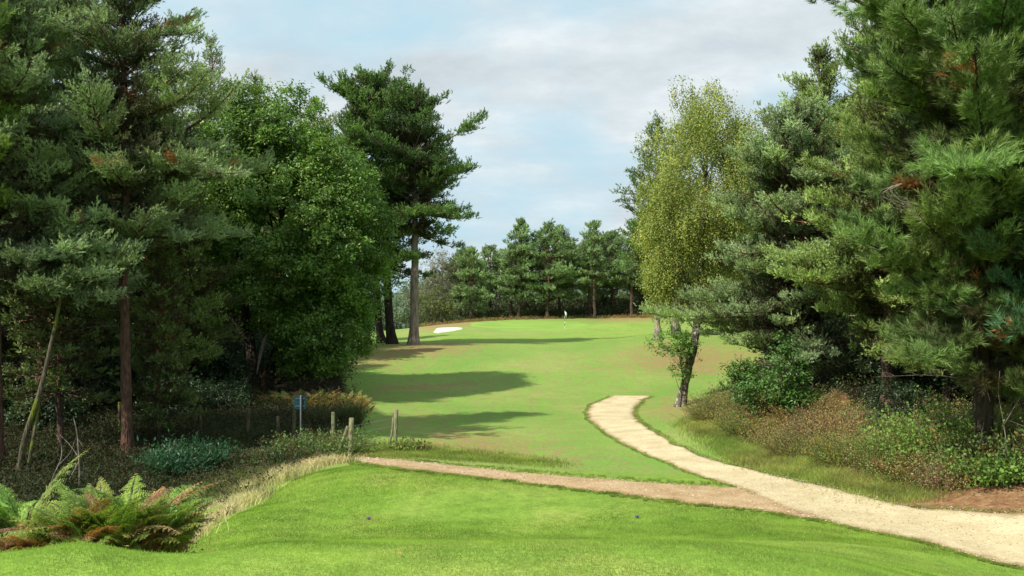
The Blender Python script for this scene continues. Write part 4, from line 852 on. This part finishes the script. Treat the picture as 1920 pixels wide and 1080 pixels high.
p_ = ring([(-100, 7.6), (350, 7.6), (350, 12.6), (-100, 12.6)], 20000, 12)
blades('slope_grass', p_, .05, .01, ((.13, .24, .03), (.16, .22, .05)), 108, lean=.5, parts=2)

# ---- stones on the paths, fallen leaves
def stones(name, pts, s0, s1, cols, seed, lift=.03, flat=.5):
    r = rs(seed); n = len(pts); z = gh(pts[:, 0], pts[:, 1])+lift; c = np.stack([pts[:, 0], pts[:, 1], z], 1); s = s0+(s1-s0)*r.rand(n, 1)**3
    oc = np.array([[1, 0, 0], [0, 1, 0], [-1, 0, 0], [0, -1, 0], [0, 0, 1], [0, 0, -1]], float)
    V = oc[None]*(1+.35*r.normal(size=(n, 6, 1)))*s[:, None]; a = r.rand(n)*6.28; ca, sa = np.cos(a)[:, None], np.sin(a)[:, None]
    V = np.stack([V[..., 0]*ca-V[..., 1]*sa, V[..., 0]*sa+V[..., 1]*ca, V[..., 2]*flat], -1)+c[:, None]
    q = np.array([[0, 1, 4], [1, 2, 4], [2, 3, 4], [3, 0, 4], [1, 0, 5], [2, 1, 5], [3, 2, 5], [0, 3, 5]])
    Fc = (np.arange(n)[:, None, None]*6+q).reshape(-1, 3); cols = np.array(cols); w = r.rand(n, 1)
    t = np.repeat((cols[0]*w+cols[1]*(1-w))*(.7+.5*r.rand(n, 1)), 8, 0)
    o = mesh(name, V.reshape(-1, 3), [Fc], M['stone'], None, t); tag(o, kind='stuff')
def across(Lq, Rq, n, seed, ex=.0):
    r = rs(seed); t = r.rand(n)*(len(Lq)-1.01); i = t.astype(int); f = (t-i)[:, None]; a = Lq[i]*(1-f)+Lq[i+1]*f; b = Rq[i]*(1-f)+Rq[i+1]*f; w = r.rand(n, 1)*(1+2*ex)-ex; return a*(1-w)+b*w
stones('gravel', np.concatenate([across(mL, mR, 9000, 20, .03), across(mL[-110:], mR[-110:], 9000, 22, .03)]), .004, .022, ((.62, .54, .4), (.4, .29, .18)), 120, .036)
stones('track_stones', across(kL, kR, 9000, 21, .04), .005, .026, ((.62, .54, .42), (.32, .17, .09)), 121, .024)
r_ = rs(30); p_ = np.concatenate([ring([(300, 18), (1800, 18), (1300, 23), (600, 27)], 50, 31), ring([(1200, 44), (1330, 44), (1330, 50), (1200, 50)], 60, 32), ring([(-100, 6.5), (2000, 6.5), (2000, 7.4), (-100, 7.4)], 7, 33), ring([(1450, 21.5), (1900, 17.5), (1950, 21.5), (1500, 25)], 420, 34)])
n_ = len(p_); b_ = Bag(); b_.add(*leaves(r_, np.stack([p_[:, 0], p_[:, 1], gh(*p_.T)+.035], 1), nrm(r_.normal(size=(n_, 3))*np.array([1, 1, .15])), np.tile([0, 0, 1.], (n_, 1))+r_.normal(size=(n_, 3))*.2, .06, .035, np.array([.45, .28, .09])*(.6+.7*r_.rand(n_, 1))))
tag(b_.build('fallen_leaves', M['dry']), kind='stuff')

# ---- fence
def post_mesh(name, p, h, rr, parent, mat='post', tilt=(0, 0), seed=0):
    r = rs(seed); T = Tubes(12); z = np.array([-.1, .2, .5, .8, h-.012, h]); rad = rr*(1+.03*r.normal(size=6)); rad[-1] = rr*.86
    pts = np.stack([p[0]+tilt[0]*z, p[1]+tilt[1]*z, p[2]+z], 1); z2 = pts[-1]+[0, 0, .002]
    T.add(np.vstack([pts, z2]), np.append(rad, .001)); return T.build(name, M[mat], parent)
f0 = XY(741, 33); fr = empty('wire_fence', (f0[0], f0[1], gz(*f0))); tag(fr, 'old fence of round weathered posts and thin wire at the fairway corner', 'fence')
def rel(px, Y): x_, y_ = XY(px, Y); return np.array([x_-f0[0], y_-f0[1], gz(x_, y_)-gz(*f0)])
pA, pB = rel(741, 33), rel(656, 30.6)
posts = [(741, 33, 1.22, .068), (656, 30.6, 1.2, .075), (625, 33.2, 1.15, .06), (550, 33.5, 1.2, .06), (521, 33, 1.1, .055), (465, 34, 1.25, .06), (375, 35.5, 1.2, .06), (300, 36, 1.2, .06), (224, 36.5, 1.25, .06)]
for i, (px, Y, h, rr) in enumerate(posts): post_mesh('post', rel(px, Y), h, rr, fr, mat='post' if i < 3 else 'bark_moss', tilt=(rs(i).normal()*.015+(.02 if i == 1 else 0), 0), seed=i)  # later posts borrow the darker mossy bark as shade put into their colour
T = Tubes(10); T.add([pA+[-.2, -.05, -.05], pA+[-.1, -.03, .5], pA+[-.06, 0, .98]], .035); T.build('brace', M['post'], fr)
T = Tubes(10); T.add([pB+[-.42, .02, .02], pB+[-.2, 0, .55], pB+[-.06, 0, .95]], .05); T.build('brace', M['post'], fr)
for hh in (.95, .7, .4):
    T = Tubes(4); T.add([pB+[.05, 0, hh], (pA+pB)/2+[0, 0, hh-.02], pA+[0, 0, hh]], .0035)
    T.build('wire', M['wire'], fr)

# ---- sign seen from behind
import bmesh
def boxm(name, size, loc, mat, parent, bev=.004):
    bm = bmesh.new(); bmesh.ops.create_cube(bm, size=1.)
    bmesh.ops.scale(bm, vec=size, verts=bm.verts); bmesh.ops.translate(bm, vec=loc, verts=bm.verts)
    bmesh.ops.bevel(bm, geom=bm.edges[:], offset=bev, segments=2, affect='EDGES', profile=.5)
    me = bpy.data.meshes.new(name); bm.to_mesh(me); bm.free(); me.materials.append(M[mat]); o = bpy.data.objects.new(name, me); col.objects.link(o); o.parent = parent; return o
sx, sy = XY(564, 32.6); sg = empty('hole_sign', (sx, sy, gz(sx, sy))); tag(sg, 'back of a small blue sign on a grey metal pole', 'sign'); sg.rotation_euler = (0, 0, .12)
zt = CZ+(HY-741)/F*32.6-gz(sx, sy)
boxm('board', (.37, .012, .44), (-.03, .035, zt-.24), 'blue', sg)
boxm('bracket', (.30, .02, .025), (-.03, .02, zt-.12), 'steel', sg, .003); boxm('bracket', (.30, .02, .025), (-.03, .02, zt-.36), 'steel', sg, .003)
T = Tubes(12); T.add([[0, -.01, -.1], [0, -.01, zt*.5], [0, -.01, zt-.005], [0, -.01, zt]], [.028, .028, .028, .02]); T.build('pole', M['steel'], sg)

# ---- flagstick
fx, fy = XY(1059, 109); fs = empty('golf_flag', (fx, fy, gz(fx, fy)+.05)); tag(fs, 'white flag on a black and white striped stick on the green', 'golf flag')
T = Tubes(8); zs = np.linspace(0, 1.95, 8)
for i in range(7): T.add([[0, 0, zs[i]+(.002 if i else 0)], [0, 0, zs[i+1]]], .022, tint=(.8, .8, .8) if i in (0, 2, 4, 6) else (.02, .02, .02))
T.build('pole', M['stone'], fs)
u = np.linspace(0, 1, 10); v = np.linspace(0, 1, 8); UU, VV = np.meshgrid(u, v)
fxx = .02+UU*(.22-.06*VV); fyy = .05*np.sin(UU*7+VV*2); fz = 1.93-VV*.42-UU**1.3*.3
Vf = np.stack([fxx, fyy, fz], -1).reshape(-1, 3); i_ = np.arange(7)[:, None]*10+np.arange(9)[None]; mesh('flag', Vf, [np.stack([i_, i_+1, i_+11, i_+10], -1).reshape(-1, 4)], M['white'], fs, smooth=True)
# dark cup beside the stick, tee markers
def marker(name, px, Y, s, mat, label, cat):
    x_, y_ = XY(px, Y); rt = empty(name, (x_, y_, gz(x_, y_))); tag(rt, label, cat)
    bm = bmesh.new(); bmesh.ops.create_icosphere(bm, subdivisions=3, radius=s)
    for v_ in bm.verts: v_.co.z = v_.co.z*.8 if v_.co.z > 0 else v_.co.z*.45
    bmesh.ops.translate(bm, vec=(0, 0, s*.75), verts=bm.verts); me = bpy.data.meshes.new('head'); bm.to_mesh(me); bm.free(); me.materials.append(M[mat]); me.polygons.foreach_set('use_smooth', [True]*len(me.polygons))
    o = bpy.data.objects.new('head', me); col.objects.link(o); o.parent = rt
    T = Tubes(8); T.add([[0, 0, -.05], [0, 0, s*.3], [0, 0, s*.5]], [s*.12, s*.14, s*.3]); T.build('spike', M['steel'], rt)
marker('tee_marker', 691, 20.3, .042, 'purple', 'small purple tee marker on the left of the tee', 'tee marker')
marker('tee_marker', 1194, 20.3, .042, 'purple', 'small purple tee marker on the right of the tee', 'tee marker')

# ------------------------------------------------------------------ light
SUN_AZ, SUN_EL = radians(228), radians(46)   # compass bearing of the sun from +Y clockwise
w = bpy.data.worlds.new('World'); C.world = w; w.use_nodes = True; nt = w.node_tree; nt.nodes.clear()
class WN(NT):
    def __init__(s, t): s.t = t
t = WN(nt); out = t.n('ShaderNodeOutputWorld'); bg = t.n('ShaderNodeBackground'); bg.inputs['Strength'].default_value = .1
sk = t.n('ShaderNodeTexSky', sky_type='NISHITA', sun_disc=False, sun_elevation=SUN_EL, sun_rotation=SUN_AZ, air_density=1.0, dust_density=1.2, ozone_density=1.5)
tc = t.n('ShaderNodeTexCoord').outputs['Generated']; sp = t.n('ShaderNodeSeparateXYZ'); t.l(tc, sp.inputs[0])
zz = t.math('ADD', t.math('MAXIMUM', sp.outputs[2], 0.), .28)
cv_ = t.n('ShaderNodeCombineXYZ'); t.l(t.math('DIVIDE', sp.outputs[0], zz), cv_.inputs[0]); t.l(t.math('DIVIDE', sp.outputs[1], zz), cv_.inputs[1])
mp = t.n('ShaderNodeMapping'); mp.inputs['Location'].default_value = (3.3, 1.2, 0); mp.inputs['Scale'].default_value = (1., 1.25, 1); t.l(cv_.outputs[0], mp.inputs['Vector'])
n1 = t.noise(1.5, mp.outputs[0], 7, .56); n2 = t.noise(2.4, mp.outputs[0], 6, .6)
cover_ = t.ramp(n1, [(.41, (.05, .05, .05)), (.6, (1, 1, 1))])
shade = t.ramp(n2, [(.34, (5.9, 6.75, 7.2)), (.5, (7.2, 8.0, 8.4)), (.66, (9.1, 9.6, 9.8))])
blue_ = t.mix(.92, sk.outputs[0], (5.5, 7.9, 9.1))
t.l(t.mix(cover_, blue_, shade), bg.inputs['Color']); t.l(bg.outputs[0], out.inputs[0])
sun = bpy.data.lights.new('sun', 'SUN'); sun.energy = 5.6; sun.angle = radians(.55); sun.color = (1, .945, .82)
so = bpy.data.objects.new('sun', sun); col.objects.link(so)
from mathutils import Vector
sd_ = Vector((math.sin(SUN_AZ)*math.cos(SUN_EL), math.cos(SUN_AZ)*math.cos(SUN_EL), math.sin(SUN_EL)))
so.rotation_euler = sd_.to_track_quat('Z', 'Y').to_euler(); so.location = (-20, -20, 40)
C.view_settings.view_transform = 'Standard'; C.view_settings.look = 'None'; C.view_settings.exposure = 0
C.cycles.max_bounces = 6; C.cycles.transparent_max_bounces = 4
